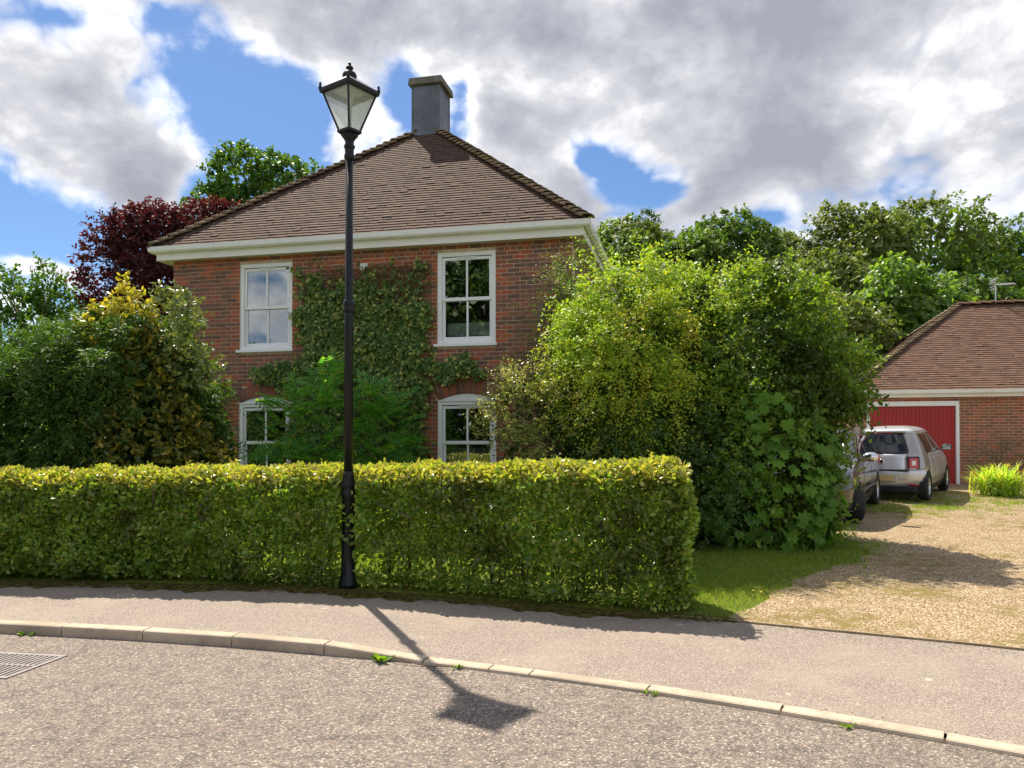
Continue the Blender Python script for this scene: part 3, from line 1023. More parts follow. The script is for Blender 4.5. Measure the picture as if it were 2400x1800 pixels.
def sweep_rect(x0, x1, y0, y1, sec):
    """sweep a closed section (outward offset, z) round a rectangle with mitred corners"""
    q = MB()
    m_ = len(sec)
    vv = []
    for sx, sy, cx_, cy_ in ((-1, -1, x0, y0), (1, -1, x1, y0), (1, 1, x1, y1), (-1, 1, x0, y1)):
        for o_, z_ in sec:
            vv.append((cx_ + sx * o_, cy_ + sy * o_, z_))
    ff = []
    for k in range(4):
        for i in range(m_):
            a, b = k * m_ + i, k * m_ + (i + 1) % m_
            c_, d_ = ((k + 1) % 4) * m_ + (i + 1) % m_, ((k + 1) % 4) * m_ + i
            ff.append((a, b, c_, d_))
    q.add(vv, ff)
    return q


def sash_window(house, u0, u1, z0, z1, zmid, arch=0.0, group=None):
    """box sash: frame > two sashes of two panes, glazing bars, vent, sill"""
    fw = 0.075
    q = MB()
    yf, yb = 0.022, 0.12
    q.box(u0, u0 + fw, yf, yb, z0, z1).box(u1 - fw, u1, yf, yb, z0, z1)
    q.box(u0 + fw, u1 - fw, yf, yb, z1 - fw, z1).box(u0 + fw, u1 - fw, yf, yb, z0, z0 + .05)
    w = q.build('window', M_WHITE, house, bevel=.004)
    if arch:
        ns = 14
        half = (u1 - u0) / 2
        rad = (half * half + arch * arch) / (2 * arch)
        cz = z1 + arch - rad
        pts = [(u0, z1 + .002)]
        for i in range(ns + 1):
            x = -half + 2 * half * i / ns
            pts.append((u0 + half + x, cz + math.sqrt(rad * rad - x * x) - .003))
        pts.append((u1, z1 + .002))
        MB().prism(pts[::1], yf + .012, yb).build('arched_head', M_WHITE, w)
        MB().box(u0 - .0, u1, yf - .022, yf - .001, z1 - .012, z1 + .012).build('drip_strip', M_WHITE, w)
    sw = 0.045
    for k, (a, b, y) in enumerate(((zmid - .028, z1 - fw - .014, .045), (z0 + .05, zmid + .02, .078))):
        q = MB()
        ux0, ux1 = u0 + fw + .004, u1 - fw - .004
        rail = .058 if k == 0 else .075
        top = .05
        q.box(ux0, ux0 + sw, y, y + .035, a, b).box(ux1 - sw, ux1, y, y + .035, a, b)
        q.box(ux0 + sw, ux1 - sw, y, y + .035, b - top, b).box(ux0 + sw, ux1 - sw, y, y + .035, a, a + rail)
        q.build('sash', M_WHITE, w, bevel=.004)
        mid = (ux0 + ux1) / 2
        MB().box(mid - .017, mid + .017, y + .002, y + .033, a + rail, b - top).build('glazing_bar', M_WHITE, w, bevel=.003)
        for p0, p1 in ((ux0 + sw, mid - .017), (mid + .017, ux1 - sw)):
            o = MB().box(p0 - .003, p1 + .003, -.002, .002, a + rail - .003, b - top + .003).build('pane', M_GLASS, w)
            o.location.y = y + .018
            o.location.z = 0
            # old panes never sit quite true
            o.rotation_euler = (0, 0, 0)
    q = MB().box((u0 + u1) / 2 - .17, (u0 + u1) / 2 + .17, yf - .004, yf + .030, z1 - fw - .034, z1 - fw - .012)
    q.build('trickle_vent', M_CREAM, w)
    MB().box(u0 - .055, u1 + .035, -.045, .10, z0 - .052, z0 - .002).build('sill', M_WHITE, w, bevel=.006)
    return w


# ------------------------------------------------------------------ the house
house = thing('brick_house', 'two-storey red brick house with hipped tiled roof and white sash windows', 'house', (HX, HY, 0), ROT)
HW = 7.66
WZ0, WZ1 = 0.13, 5.2
WIN = [(1.41, 2.48, 3.43, 5.03, 4.21, 0), (5.27, 6.32, 3.43, 5.03, 4.21, 0), (1.40, 2.46, 0.95, 2.44, 1.71, .125), (5.28, 6.33, 0.95, 2.44, 1.71, .125)]
core = MB()
holes = [(w[0], w[1], w[2], w[3] + (w[5] + .012 if w[5] else 0)) for w in WIN]
wall_core(core, HW, WZ0 - .3, WZ1, 0.007, 0.26, holes)
core.box(0.007, .26, .26, HW - .26, WZ0 - .3, WZ1)
core.box(HW - .26, HW - .007, .26, HW - .26, WZ0 - .3, WZ1)
core.box(0.007, HW - .007, HW - .26, HW - .007, WZ0 - .3, WZ1)
wall = core.build('wall', M_MORTAR, house)


def house_cuts(z):
    cuts = []
    for (a, b, z0, z1, zm, ar) in WIN:
        if z0 - .05 < z < z1 + .01:
            cuts.append((a, b))
        elif ar and z1 < z < 2.80:
            m_ = (a + b) / 2
            half = (b - a) / 2
            rad = (half * half + ar * ar) / (2 * ar)
            cz = z1 + ar - rad
            ro = rad + .222
            end = cz + ro * math.sqrt(1 - (half / rad) ** 2)
            if z < end:
                hw = half + (z - z1) * half / (cz * -1 + z1)
            else:
                v_ = ro * ro - (z - cz) ** 2
                hw = math.sqrt(v_) if v_ > 0 else 0
            if hw > .01:
                cuts.append((m_ - hw - .008, m_ + hw + .008))
    return cuts


nrow = int((WZ1 - WZ0) / .075)
fb = course_bricks(HW, WZ0, WZ1, house_cuts, header_rows=(nrow - 2,))


def house_red(u, z):
    p_ = 0.05
    for (a, b, z0, z1, zm, ar) in WIN:
        if z0 - .1 < z < z1 + .2 and (0 < a - u < .22 or 0 < u - b < .22):
            p_ = .62
    if z > 4.75 and u > 2.6:
        p_ = max(p_, .38)
    if z > 5.0:
        p_ = max(p_, .35)
    return rng.random() < p_


def house_score(u, z):
    hidden = (2.5 < u < 5.2 and z < 4.85) or (u < 1.2 and z < 3.2) or z < 2.8 or (u > 6.7 and z < 4.4) or (u > 6.5 and z < 3.5)
    return np.linalg.norm(to_world((HX, HY), u, 0, z) - CAM) + (50 if hidden else 0)


build_bricks(wall, fb, (HX, HY), (M_BRICK, M_BRICK_RED), house_red, 298, house_score)
# bricks of the other sides, joined
side = course_bricks(HW, WZ0, WZ1, lambda z: [])
for kind in range(3):
    B = []
    for i, b in enumerate(side):
        j = rng.uniform(-.002, .002)
        if kind == 0:
            B.append((HW - .045, HW + j, b[0] + (.046 if b[0] < .05 else 0), b[1], b[2], b[3]))
        elif kind == 1:
            B.append((0 + j, .045, b[0] + (.046 if b[0] < .05 else 0), b[1], b[2], b[3]))
        elif i % 1 == 0:
            B.append((b[0], b[1], HW - .045, HW + j, b[2], b[3]))
    V, F = boxes_np(B)
    stuff(link('brickwork', mesh_np('brickwork', V, F, M_BRICK), wall))
# brick arches over the ground floor windows
for (a, b, z0, z1, zm, ar) in WIN:
    if not ar:
        continue
    m_, half = (a + b) / 2, (b - a) / 2
    rad = (half * half + ar * ar) / (2 * ar)
    cz = z1 + ar - rad
    th = math.asin(half / rad)
    nvs = 15
    for i in range(nvs):
        t0 = -th + 2 * th * i / nvs + .0035
        t1 = -th + 2 * th * (i + 1) / nvs - .0035
        poly = [(m_ + r_ * math.sin(t_), cz + r_ * math.cos(t_)) for r_, t_ in ((rad + .004, t0), (rad + .22, t0), (rad + .22, t1), (rad + .004, t1))]
        MB().prism(poly, rng.uniform(-.002, .002), .045).build('brick', M_BRICK_RED if rng.random() < .25 else M_BRICK, wall)
for w in WIN:
    sash_window(house, *w)
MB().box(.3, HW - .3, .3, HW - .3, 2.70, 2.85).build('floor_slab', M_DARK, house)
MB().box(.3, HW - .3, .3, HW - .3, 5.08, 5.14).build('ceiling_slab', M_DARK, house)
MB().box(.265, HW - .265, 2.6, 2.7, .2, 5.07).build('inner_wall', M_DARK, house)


def curtain(u0, u1, z0, z1, mat, folds, y=.32, slant=0.0):
    q = MB()
    n = 40
    vv = []
    for zz, sl in ((z0, slant), (z1, 0)):
        for i in range(n + 1):
            f_ = i / n
            vv.append((u0 + (u1 - u0) * f_ * (1 + sl), y + .025 * math.sin(f_ * folds * 6.283), zz))
    q.add(vv, [(i, i + 1, n + 2 + i, n + 1 + i) for i in range(n)])
    o = q.build('curtain', mat, house, True)
    md = o.modifiers.new('s', 'SOLIDIFY')
    md.thickness = .004
    return o


curtain(1.44, 1.75, 1.0, 2.42, M_CURTAIN, 5, slant=-.35)
curtain(2.20, 2.44, 1.0, 2.42, M_CURTAIN, 4)
MB().box(5.36, 6.24, .30, .312, 3.60, 3.83).build('window_blind', M_BLIND, house)
curtain(5.33, 6.27, 1.0, 1.62, M_CURTAIN, 9)
MB().box(3.82, 3.96, -.012, .03, 4.80, 4.92).build('wall_vent', M_CREAM, house, bevel=.004)

OV = 0.21
sweep_rect(0, HW, 0, HW, [(-.02, 5.150), (-.02, 5.170), (OV - .02, 5.170), (OV - .02, 5.150)]).build('soffit', M_SOFFIT, house)
sweep_rect(0, HW, 0, HW, [(OV - .02, 5.132), (OV - .02, 5.33), (OV, 5.33), (OV, 5.132)]).build('fascia', M_FASCIA, house)
sweep_rect(0, HW, 0, HW, [(OV + .001, 5.372), (OV + .001, 5.300), (OV + .018, 5.272), (OV + .050, 5.258), (OV + .085, 5.266), (OV + .108, 5.290), (OV + .116, 5.372), (OV + .108, 5.372), (OV + .10, 5.30), (OV + .05, 5.275), (OV + .012, 5.30), (OV + .009, 5.372)]).build('gutter', M_CREAM, house)
gut = bpy.data.objects[col.objects[-1].name]
br = MB().prism([(0, 5.26), (.002, 5.25), (.05, 5.247), (.09, 5.255), (.117, 5.285), (.124, 5.378), (.117, 5.378), (.11, 5.29), (.05, 5.262)], -.012, .012)
brm = br.mesh('bracket', M_CREAM)
for i in range(9):
    o = link('bracket', brm, gut)
    o.location = (0.1 + i * (HW - .1) / 8, -OV, 0)
    o.rotation_euler = (0, 0, R(-90))
for i in range(9):
    o = link('bracket', brm, gut)
    o.location = (HW + OV, 0.3 + i * (HW - .1) / 8.5, 0)

# roof
EV = OV + .075
EZ = 5.355
SL = 0.862
pitch = math.atan(SL)
cp, sp = math.cos(pitch), math.sin(pitch)
AX = HW / 2
run = AX + EV
APZ = EZ + SL * run
dk = MB()
dk.add([(-EV, -EV, EZ), (HW + EV, -EV, EZ), (HW + EV, HW + EV, EZ), (-EV, HW + EV, EZ), (AX, AX, APZ)], [(0, 1, 4), (1, 2, 4), (2, 3, 4), (3, 0, 4)])
dk.v = [(x, y, z - .004) for x, y, z in dk.v]
roof = dk.build('roof', M_TILEBED, house)
slen = run / cp
TW = HW + 2 * EV
org = (HX, HY)
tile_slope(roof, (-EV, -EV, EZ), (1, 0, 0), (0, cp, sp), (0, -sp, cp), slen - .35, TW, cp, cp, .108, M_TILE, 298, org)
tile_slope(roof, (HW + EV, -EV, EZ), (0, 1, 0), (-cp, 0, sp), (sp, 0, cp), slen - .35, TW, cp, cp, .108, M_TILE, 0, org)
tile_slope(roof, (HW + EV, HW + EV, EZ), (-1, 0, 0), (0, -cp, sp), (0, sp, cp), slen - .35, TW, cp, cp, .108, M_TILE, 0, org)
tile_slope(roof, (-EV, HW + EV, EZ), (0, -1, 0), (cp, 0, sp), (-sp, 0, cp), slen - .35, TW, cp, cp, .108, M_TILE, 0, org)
hm = hip_mesh(M_HIP)
for (x, y) in ((-EV, -EV), (HW + EV, -EV), (HW + EV, HW + EV), (-EV, HW + EV)):
    k = 1 - .40 / run
    hip_run(roof, hm, (x, y, EZ + .035), (x + (AX - x) * k, y + (AX - y) * k, EZ + .03 + (APZ - EZ) * k), .19)
# chimney
ch = MB().box(AX - .32, AX + .32, AX - .36, AX + .36, 8.1, 9.70).build('chimney', M_LEAD, roof, bevel=.01)
for sx in (-.32, .32):
    for sy in (-.36, .36):
        MB().box(AX + sx - .012, AX + sx + .012, AX + sy - .012, AX + sy + .012, 8.4, 9.69).build('corner_seam', M_LEAD, roof)
MB().frustum((AX, AX), .40, .44, 9.71, .38, .42, 9.87).build('chimney_cap', M_STONECAP, roof, bevel=.012)
q = MB()
q.frustum((AX, AX), .46, .50, 8.40, .335, .375, 8.66)
q.build('lead_flashing', M_LEAD, roof)

# ------------------------------------------------------------------ the garage
GXo, GYo = 9.0, 20.58
gar = thing('brick_garage', 'low brick garage with brown hipped tile roof and red door', 'garage', (GXo, GYo, 0), ROT)
GW, GD = 12.6, 7.4
gz0, gz1 = 0.66, 2.95
DO = (.36, 2.57, .5, 2.79)
core = MB()
wall_core(core, GW, gz0 - .4, gz1, .007, .26, [DO])
core.box(.007, .26, .26, GD - .26, gz0 - .4, gz1).box(GW - .26, GW - .007, .26, GD - .26, gz0 - .4, gz1).box(.007, GW - .007, GD - .26, GD - .007, gz0 - .4, gz1)
gwall = core.build('wall', M_MORTAR_OLD, gar)
gb = course_bricks(GW, gz0 - .05, gz1, lambda z: [(DO[0], DO[1])] if z < DO[3] + .01 else [])
build_bricks(gwall, gb, (GXo, GYo), (M_BRICK_GAR, M_BRICK_RED), lambda u, z: rng.random() < (.22 if z > 2.6 else .04), 260,
             lambda u, z: np.linalg.norm(to_world((GXo, GYo), u, 0, z) - CAM) + (50 if (u < 2.3 or u > 5.2) else 0))
sb = course_bricks(GD, gz0 - .05, gz1, lambda z: [])
V, F = boxes_np([(0 + rng.uniform(-.002, .002), .045, b[0] + (.046 if b[0] < .05 else 0), b[1], b[2], b[3]) for b in sb])
stuff(link('brickwork', mesh_np('brickwork', V, F, M_BRICK_GAR), gwall))
q = MB().box(DO[0], DO[1], -.02, .10, DO[3] - .125, DO[3]).box(DO[0], DO[0] + .075, -.02, .10, .55, DO[3] - .125).box(DO[1] - .075, DO[1], -.02, .10, .55, DO[3] - .125)
q.build('door_frame', M_WHITE, gar, bevel=.005)
door = MB().box(DO[0] + .08, DO[1] - .08, .075, .10, .62, DO[3] - .13).build('garage_door', M_RED, gar)
npk = 22
pw = (DO[1] - DO[0] - .17) / npk
plm = MB().box(.002, pw - .003, .058, .0748, .63, DO[3] - .135).mesh('plank', M_RED)
for i in range(npk):
    o = link('plank', plm, door)
    o.location.x = DO[0] + .085 + i * pw
MB().box(1.40, 1.55, .040, .0578, 1.45, 1.49).build('handle', M_BLACKPL, door)
GO = .16
sweep_rect(0, GW, 0, GD, [(-.02, 2.90), (-.02, 2.92), (GO - .02, 2.92), (GO - .02, 2.90)]).build('soffit', M_SOFFIT, gar)
sweep_rect(0, GW, 0, GD, [(GO - .02, 2.885), (GO - .02, 3.04), (GO, 3.04), (GO, 2.885)]).build('fascia', M_FASCIA, gar)
sweep_rect(0, GW, 0, GD, [(GO + .001, 3.07), (GO + .001, 2.99), (GO + .03, 2.965), (GO + .08, 2.968), (GO + .103, 2.99), (GO + .11, 3.07), (GO + .10, 3.07), (GO + .09, 3.0), (GO + .01, 3.0), (GO + .01, 3.07)]).build('gutter', M_CREAM, gar)
GE = GO + .07
GZ_, GS = 3.055, .712
gp = math.atan(GS)
cg, sg = math.cos(gp), math.sin(gp)
grun = GD / 2 + GE
gtop = GZ_ + GS * grun
xl, xr = -GE + grun, GW + GE - grun
dk = MB().add([(-GE, -GE, GZ_ - .004), (GW + GE, -GE, GZ_ - .004), (GW + GE, GD + GE, GZ_ - .004), (-GE, GD + GE, GZ_ - .004), (xl, GD / 2, gtop - .004), (max(xr, xl + .01), GD / 2, gtop - .004)],
              [(0, 1, 5, 4), (1, 2, 5), (2, 3, 4, 5), (3, 0, 4)])
groof = dk.build('roof', M_TILEBED, gar)
gsl = grun / cg
gorg = (GXo, GYo)
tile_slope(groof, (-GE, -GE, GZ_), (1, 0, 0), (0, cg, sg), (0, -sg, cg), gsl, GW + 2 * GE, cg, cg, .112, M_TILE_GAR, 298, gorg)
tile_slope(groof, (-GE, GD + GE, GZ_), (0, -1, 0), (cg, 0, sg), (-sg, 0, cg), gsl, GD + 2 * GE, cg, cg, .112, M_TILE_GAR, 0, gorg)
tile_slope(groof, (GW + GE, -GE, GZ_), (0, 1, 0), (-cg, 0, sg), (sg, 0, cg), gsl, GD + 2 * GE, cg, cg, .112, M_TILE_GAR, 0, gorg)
hm2 = hip_mesh(M_HIP, .10, .08, .2)
hip_run(groof, hm2, (-GE, -GE, GZ_ + .03), (xl, GD / 2, gtop + .02), .135)
hip_run(groof, hm2, (-GE, GD + GE, GZ_ + .03), (xl, GD / 2, gtop + .02), .135)
rm = hip_mesh(M_TILE_GAR, .13, .12, .32)
hip_run(groof, rm, (xl - .05, GD / 2, gtop + .02), (xr + .3, GD / 2, gtop + .02), .30, 'ridge_tile')

# aerial on the ridge
ap = to_world(gorg, xl + 1.0, GD / 2, gtop)
aer = thing('tv_aerial', 'thin silver television aerial standing on the garage ridge', 'aerial', tuple(ap), R(-6))
MB().tube([(0, 0, -.15), (0, 0, .60)], .017, 8).build('mast', M_ALU, aer)
MB().tube([(-.10, 0, .57), (.56, 0, .60)], .010, 6).build('boom', M_ALU, aer)
elm = MB().tube([(0, -.13, 0), (0, .13, 0)], .006, 5).mesh('element', M_ALU)
for i in range(9):
    o = link('element', elm, aer)
    o.location = (.06 + i * .058, 0, .578 + i * .0026)
    o.rotation_euler = (R(20), 0, 0)
for s in (-1, 1):
    q = MB()
    for k in range(6):
        f_ = k / 5 - .5
        q.tube([(-.10 + .0 * s, f_ * .34, .57 + s * .03), (-.02, f_ * .34, .57 + s * .2)], .005, 4)
    for zz in (.06, .14):
        q.tube([(-.085 + zz * .1, -.17, .57 + s * zz), (-.085 + zz * .1, .17, .57 + s * zz)], .005, 4)
    q.build('reflector', M_ALU, aer)

# ------------------------------------------------------------------ the lamp post
LX, LY = -1.78, 8.47
LZ = float(terrain(LX, LY)) - .01
lamp = thing('street_lamp', 'tall black cast-iron street lamp with four-sided lantern standing in the hedge', 'street lamp', (LX, LY, LZ))
LUP = 0.07
MB().lathe([(0.1040, 0), (0.1040, .06), (0.0920, .08), (0.0840, .16), (0.0784, .17), (0.0736, .30), (0.0704, .98), (0.0800, .99), (0.0848, 1.02), (0.0800, 1.05), (0.0680, 1.06), (0.0720, 1.09), (0.0896, 1.11), (0.0896, 1.14), (0.0640, 1.17), (0.0601, 1.22), (0.0534, 1.27)], 20).build('base', M_BLACK, lamp, True)
o = MB().lathe([(.049, 1.26), (.047, 3.05), (.043, 3.14), (.040, 4.72 + LUP)], 18).build('post', M_BLACK, lamp, True)
MB().lathe([(.054, 3.00), (.062, 3.01), (.066, 3.03), (.060, 3.05), (.063, 3.07), (.068, 3.09), (.060, 3.12), (.048, 3.14)], 18).build('collar', M_BLACK, lamp, True)
o = MB().lathe([(.044, 4.60), (.056, 4.62), (.060, 4.645), (.050, 4.67), (.050, 4.72), (.058, 4.735), (.062, 4.755), (.048, 4.775), (.05, 4.81), (.075, 4.85), (.095, 4.87)], 18).build('neck', M_BLACK, lamp, True)
o.location.z = LUP
lr = bpy.data.objects.new('lantern', None)
col.objects.link(lr)
lr.parent = lamp
lr.location = (0, 0, LUP)
lr.rotation_euler = (0, 0, R(-36))
zb_, zt_ = 4.90, 5.32
hb, ht = .080, .198
MB().frustum((0, 0), .055, .055, 4.865, hb + .012, hb + .012, 4.90).build('lantern_tray', M_BLACK, lr, bevel=.004)
MB().box(-hb - .014, hb + .014, -hb - .014, hb + .014, 4.9005, 4.925).build('lantern_foot', M_BLACK, lr)
for sx, sy in ((-1, -1), (1, -1), (1, 1), (-1, 1)):
    MB().tube([(sx * hb, sy * hb, 4.92), (sx * ht, sy * ht, zt_)], .0115, 4).build('glazing_post', M_BLACK, lr)
for k in range(4):
    a = k * math.pi / 2
    ca, sa = math.cos(a), math.sin(a)
    pts = []
    for (w_, d_, z_) in ((-hb + .008, -hb, 4.926), (hb - .008, -hb, 4.926), (ht - .010, -ht, zt_), (-ht + .010, -ht, zt_)):
        pts.append((w_ * ca - d_ * sa, w_ * sa + d_ * ca, z_))
    o = MB().add(pts, [(0, 1, 2, 3)]).build('pane', M_FROST, lr)
    md = o.modifiers.new('s', 'SOLIDIFY')
    md.thickness = .003
e_ = ht + .030
q = sweep_rect(-ht, ht, -ht, ht, [(-.03, zt_), (.026, zt_ + .004), (.034, zt_ + .03), (.030, zt_ + .055), (-.03, zt_ + .055)])
q.build('eaves_rail', M_BLACK, lr)
MB().add([(-e_, -e_, zt_ + .0555), (e_, -e_, zt_ + .0555), (e_, e_, zt_ + .0555), (-e_, e_, zt_ + .0555), (-.085, -.085, zt_ + .165), (.085, -.085, zt_ + .165), (.085, .085, zt_ + .165), (-.085, .085, zt_ + .165)],
         [(0, 1, 5, 4), (1, 2, 6, 5), (2, 3, 7, 6), (3, 0, 4, 7), (4, 5, 6, 7)]).build('lantern_roof', M_LROOF, lr)
for sx, sy in ((-1, -1), (1, -1), (1, 1), (-1, 1)):
    q = MB().lathe([(.018, 0), (.020, .02), (.012, .04), (.014, .06), (.004, .085)], 8)
    o = q.build('corner_knob', M_BLACK, lr, True)
    o.location = (sx * (e_ - .006), sy * (e_ - .006), zt_ + .045)
o = MB().box(-.19, .19, -.19, .19, zt_ + .040, zt_ + .052).build('reflector_plate', M_LAMPIN, lr)
MB().lathe([(.05, zt_ - .02), (.06, zt_ + .02), (.06, zt_ + .039)], 14).build('lamp_holder', M_LAMPIN, lr, True)
MB().lathe([(.012, zt_ - .12), (.032, zt_ - .09), (.030, zt_ - .04), (.022, zt_ - .021)], 12).build('bulb', M_LAMPIN, lr, True)
MB().lathe([(.085, zt_ + 0.158), (.088, zt_ + 0.168), (.070, zt_ + 0.178), (.062, zt_ + 0.191), (.078, zt_ + 0.201), (.080, zt_ + 0.214), (.068, zt_ + 0.240), (.040, zt_ + 0.257), (.022, zt_ + 0.267), (.026, zt_ + 0.277),
            (.040, zt_ + 0.287), (.042, zt_ + 0.300), (.030, zt_ + 0.316), (.016, zt_ + 0.326), (.014, zt_ + 0.336), (.020, zt_ + 0.341), (.010, zt_ + 0.359), (.003, zt_ + 0.366)], 16).build('finial', M_BLACK, lr, True)

# ------------------------------------------------------------------ cars
def wheel(car, x, y, r, w, steer, spokes):
    wt_ = bpy.data.objects.new('wheel', None)
    col.objects.link(wt_)
    wt_.parent = car
    wt_.location = (x, y, r)
    s = 1 if y > 0 else -1
    wt_.rotation_euler = (R(-90) * s, 0, steer)
    # in wheel space +z points outward
    hw = w / 2
    MB().lathe([(r * .66, -hw), (r * .90, -hw), (r * .975, -hw * .8), (r, -hw * .45), (r, hw * .45), (r * .975, hw * .8), (r * .90, hw), (r * .68, hw), (r * .66, hw * .8), (r * .66, -hw)], 36, cap=False).build('tyre', M_RUBBER, wt_, True)
    q = MB()
    for zz in (-.3, 0, .3):
        q.lathe([(r * .9985, hw * zz - .004), (r * 1.002, hw * zz - .0035), (r * 1.002, hw * zz + .0035), (r * .9985, hw * zz + .004)], 36, cap=False)
    q.build('tread_groove', M_BLACKPL, wt_)
    MB().lathe([(r * .66, hw * .82), (r * .60, hw * .75), (r * .58, hw * .2), (r * .55, -hw * .3), (.02, -hw * .35)], 36, cap=False).build('rim', M_ALLOY, wt_, True)
    q = MB()
    for i in range(spokes):
        a = 2 * math.pi * i / spokes
        ca, sa = math.cos(a), math.sin(a)
        pr = []
        for rr, ww, zz in ((.04, .030, hw * .62), (r * .61, .024, hw * .72)):
            for e in (-1, 1):
                pr.append((rr * ca - e * ww * sa, rr * sa + e * ww * ca, zz))
                pr.append((rr * ca - e * ww * sa, rr * sa + e * ww * ca, zz - .03))
        q.add(pr, [(0, 2, 6, 4), (1, 5, 7, 3), (0, 4, 5, 1), (2, 3, 7, 6), (4, 6, 7, 5)])
    q.lathe([(.06, hw * .3), (.06, hw * .68), (.04, hw * .72)], 14)
    q.build('spokes', M_ALLOY, wt_)
    MB().lathe([(r * .50, -hw * .25), (r * .50, -hw * .05)], 20).build('brake_disc', M_BLACKPL, wt_)
    return wt_


def build_car(name, label, loc, rotz, S):
    """body = stack of rounded plan outlines; x forward, z up; faces sorted into parts"""
    car = thing(name, label, 'car', loc, rotz)
    L, Wd = S['L'], S['W'] / 2
    zs_ = np.array(S['zs'])
    xr = np.interp(zs_, *zip(*S['rear']))
    xf = np.interp(zs_, *zip(*S['front']))
    hw = np.interp(zs_, *zip(*S['half']))
    rc = np.interp(zs_, *zip(*S['corner']))
    nsd, nc, nf = 64, 7, 12

    def outline(i):
        x0, x1, w, r = xr[i], xf[i], hw[i], rc[i]
        r = min(r, w * .9, (x1 - x0) * .45)
        P = []
        bow = S['bow']
        # right side (y<0) rear to front, front, left side, rear
        def side_y(x):
            t_ = (x - (x0 + x1) / 2) / ((x1 - x0) / 2)
            return w * (1 - bow * abs(t_) ** 3)
        xsd = np.linspace(x0 + r, x1 - r, nsd + 1)
        for x in xsd:
            P.append((x, -side_y(x), 's'))
        wf = side_y(xsd[-1])
        for k in range(1, nc):
            a = k / nc * math.pi / 2
            P.append((x1 - r + r * math.sin(a), -(wf - r) - r * math.cos(a), 'c'))
        bul = S['bulge']
        for k in range(nf + 1):
            y = -(wf - r) + 2 * (wf - r) * k / nf
            P.append((x1 + bul * (1 - (y / max(wf - r, .01)) ** 2), y, 'f'))
        for k in range(1, nc):
            a = math.pi / 2 - k / nc * math.pi / 2
            P.append((x1 - r + r * math.sin(a), (wf - r) + r * math.cos(a), 'c'))
        for x in xsd[::-1]:
            P.append((x, side_y(x), 's'))
        wr = side_y(xsd[0])
        for k in range(1, nc):
            a = k / nc * math.pi / 2
            P.append((x0 + r - r * math.sin(a), (wr - r) + r * math.cos(a), 'c'))
        for k in range(nf + 1):
            y = (wr - r) - 2 * (wr - r) * k / nf
            P.append((x0 - bul * (1 - (y / max(wr - r, .01)) ** 2), y, 'r'))
        for k in range(1, nc):
            a = math.pi / 2 - k / nc * math.pi / 2
            P.append((x0 + r - r * math.sin(a), -(wr - r) - r * math.cos(a), 'c'))
        return P
    rings = [outline(i) for i in range(len(zs_))]
    n = len(rings[0])
    V = np.array([[(p[0], p[1], z) for p in rg] for rg, z in zip(rings, zs_)])
    kinds = [p[2] for p in rings[0]]
    R_ = S['arch']
    # snap the side mesh to the wheel arches
    for (wx, wr_) in S['wheels']:
        dxy = V[..., [0, 2]] - np.array([wx, wr_])
        rr = np.linalg.norm(dxy, axis=-1)
        near = (np.abs(rr - R_) < .035) & (np.abs(V[..., 1]) > Wd * .6)
        k_ = np.where(near, R_ / np.maximum(rr, .01), 1.0)
        V[..., 0] = wx + dxy[..., 0] * k_
        V[..., 2] = np.where(near, wr_ + dxy[..., 1] * k_, V[..., 2])
    parts = {}
    for i in range(len(zs_) - 1):
        for j in range(n):
            k = (j + 1) % n
            quad = np.array([V[i, j], V[i, k], V[i + 1, k], V[i + 1, j]])
            c_ = quad.mean(0)
            kd = kinds[j] if kinds[j] == kinds[k] else 'c'
            if abs(c_[1]) > Wd * .6 and any(math.hypot(c_[0] - wx, c_[2] - wr_) < R_ - .004 for wx, wr_ in S['wheels']) and kd in 'sc':
                continue
            nm = S['classify'](c_, kd, zs_[i])
            key = (nm, c_[1] > 0, c_[0] > S['bpillar']) if nm in ('side_window', 'front_door', 'rear_door', 'body_panel', 'sill_panel') else (nm, 0, 0)
            parts.setdefault(key, []).append(quad)
    top = V[-1]
    ctr = np.array([(top[:, 0].min() + top[:, 0].max()) / 2, 0, zs_[-1] + .004])
    for j in range(n):
        k = (j + 1) % n
        parts.setdefault((S['roofpart'], 0, 0), []).append(np.array([top[j], top[k], ctr, ctr]))
    for (nm, _a, _b), qs in parts.items():
        q = np.array(qs).reshape(-1, 3)
        me = bpy.data.meshes.new(nm)
        bm = bmesh.new()
        vs_ = [bm.verts.new(p) for p in q]
        for i in range(len(qs)):
            try:
                bm.faces.new(vs_[4 * i:4 * i + 4])
            except ValueError:
                pass
        bmesh.ops.remove_doubles(bm, verts=bm.verts, dist=.0008)
        bmesh.ops.recalc_face_normals(bm, faces=bm.faces)
        for f in bm.faces:
            f.smooth = True
        bm.to_mesh(me)
        bm.free()
        me.materials.append(S['mats'].get(nm, S['paint']))
        o = link(nm, me, car)
        md = o.modifiers.new('s', 'SOLIDIFY')
        md.thickness = .012
        md.offset = -1
    # dark underbody and wheel wells
    q = MB()
    wl = [w_[0] for w_ in S['wheels']]
    q.box(xr[0] + .12, min(wl) - R_ - .01, -Wd * .86, Wd * .86, .17, .42)
    q.box(min(wl) + R_ + .01, max(wl) - R_ - .01, -Wd * .88, Wd * .88, .17, .42)
    q.box(max(wl) + R_ + .01, xf[0] - .10, -Wd * .84, Wd * .84, .19, .42)
    q.box(min(wl) - R_ - .02, max(wl) + R_ + .02, -Wd * .58, Wd * .58, .2, .60)
    q.build('underbody', M_BLACKPL, car)
    q = MB()
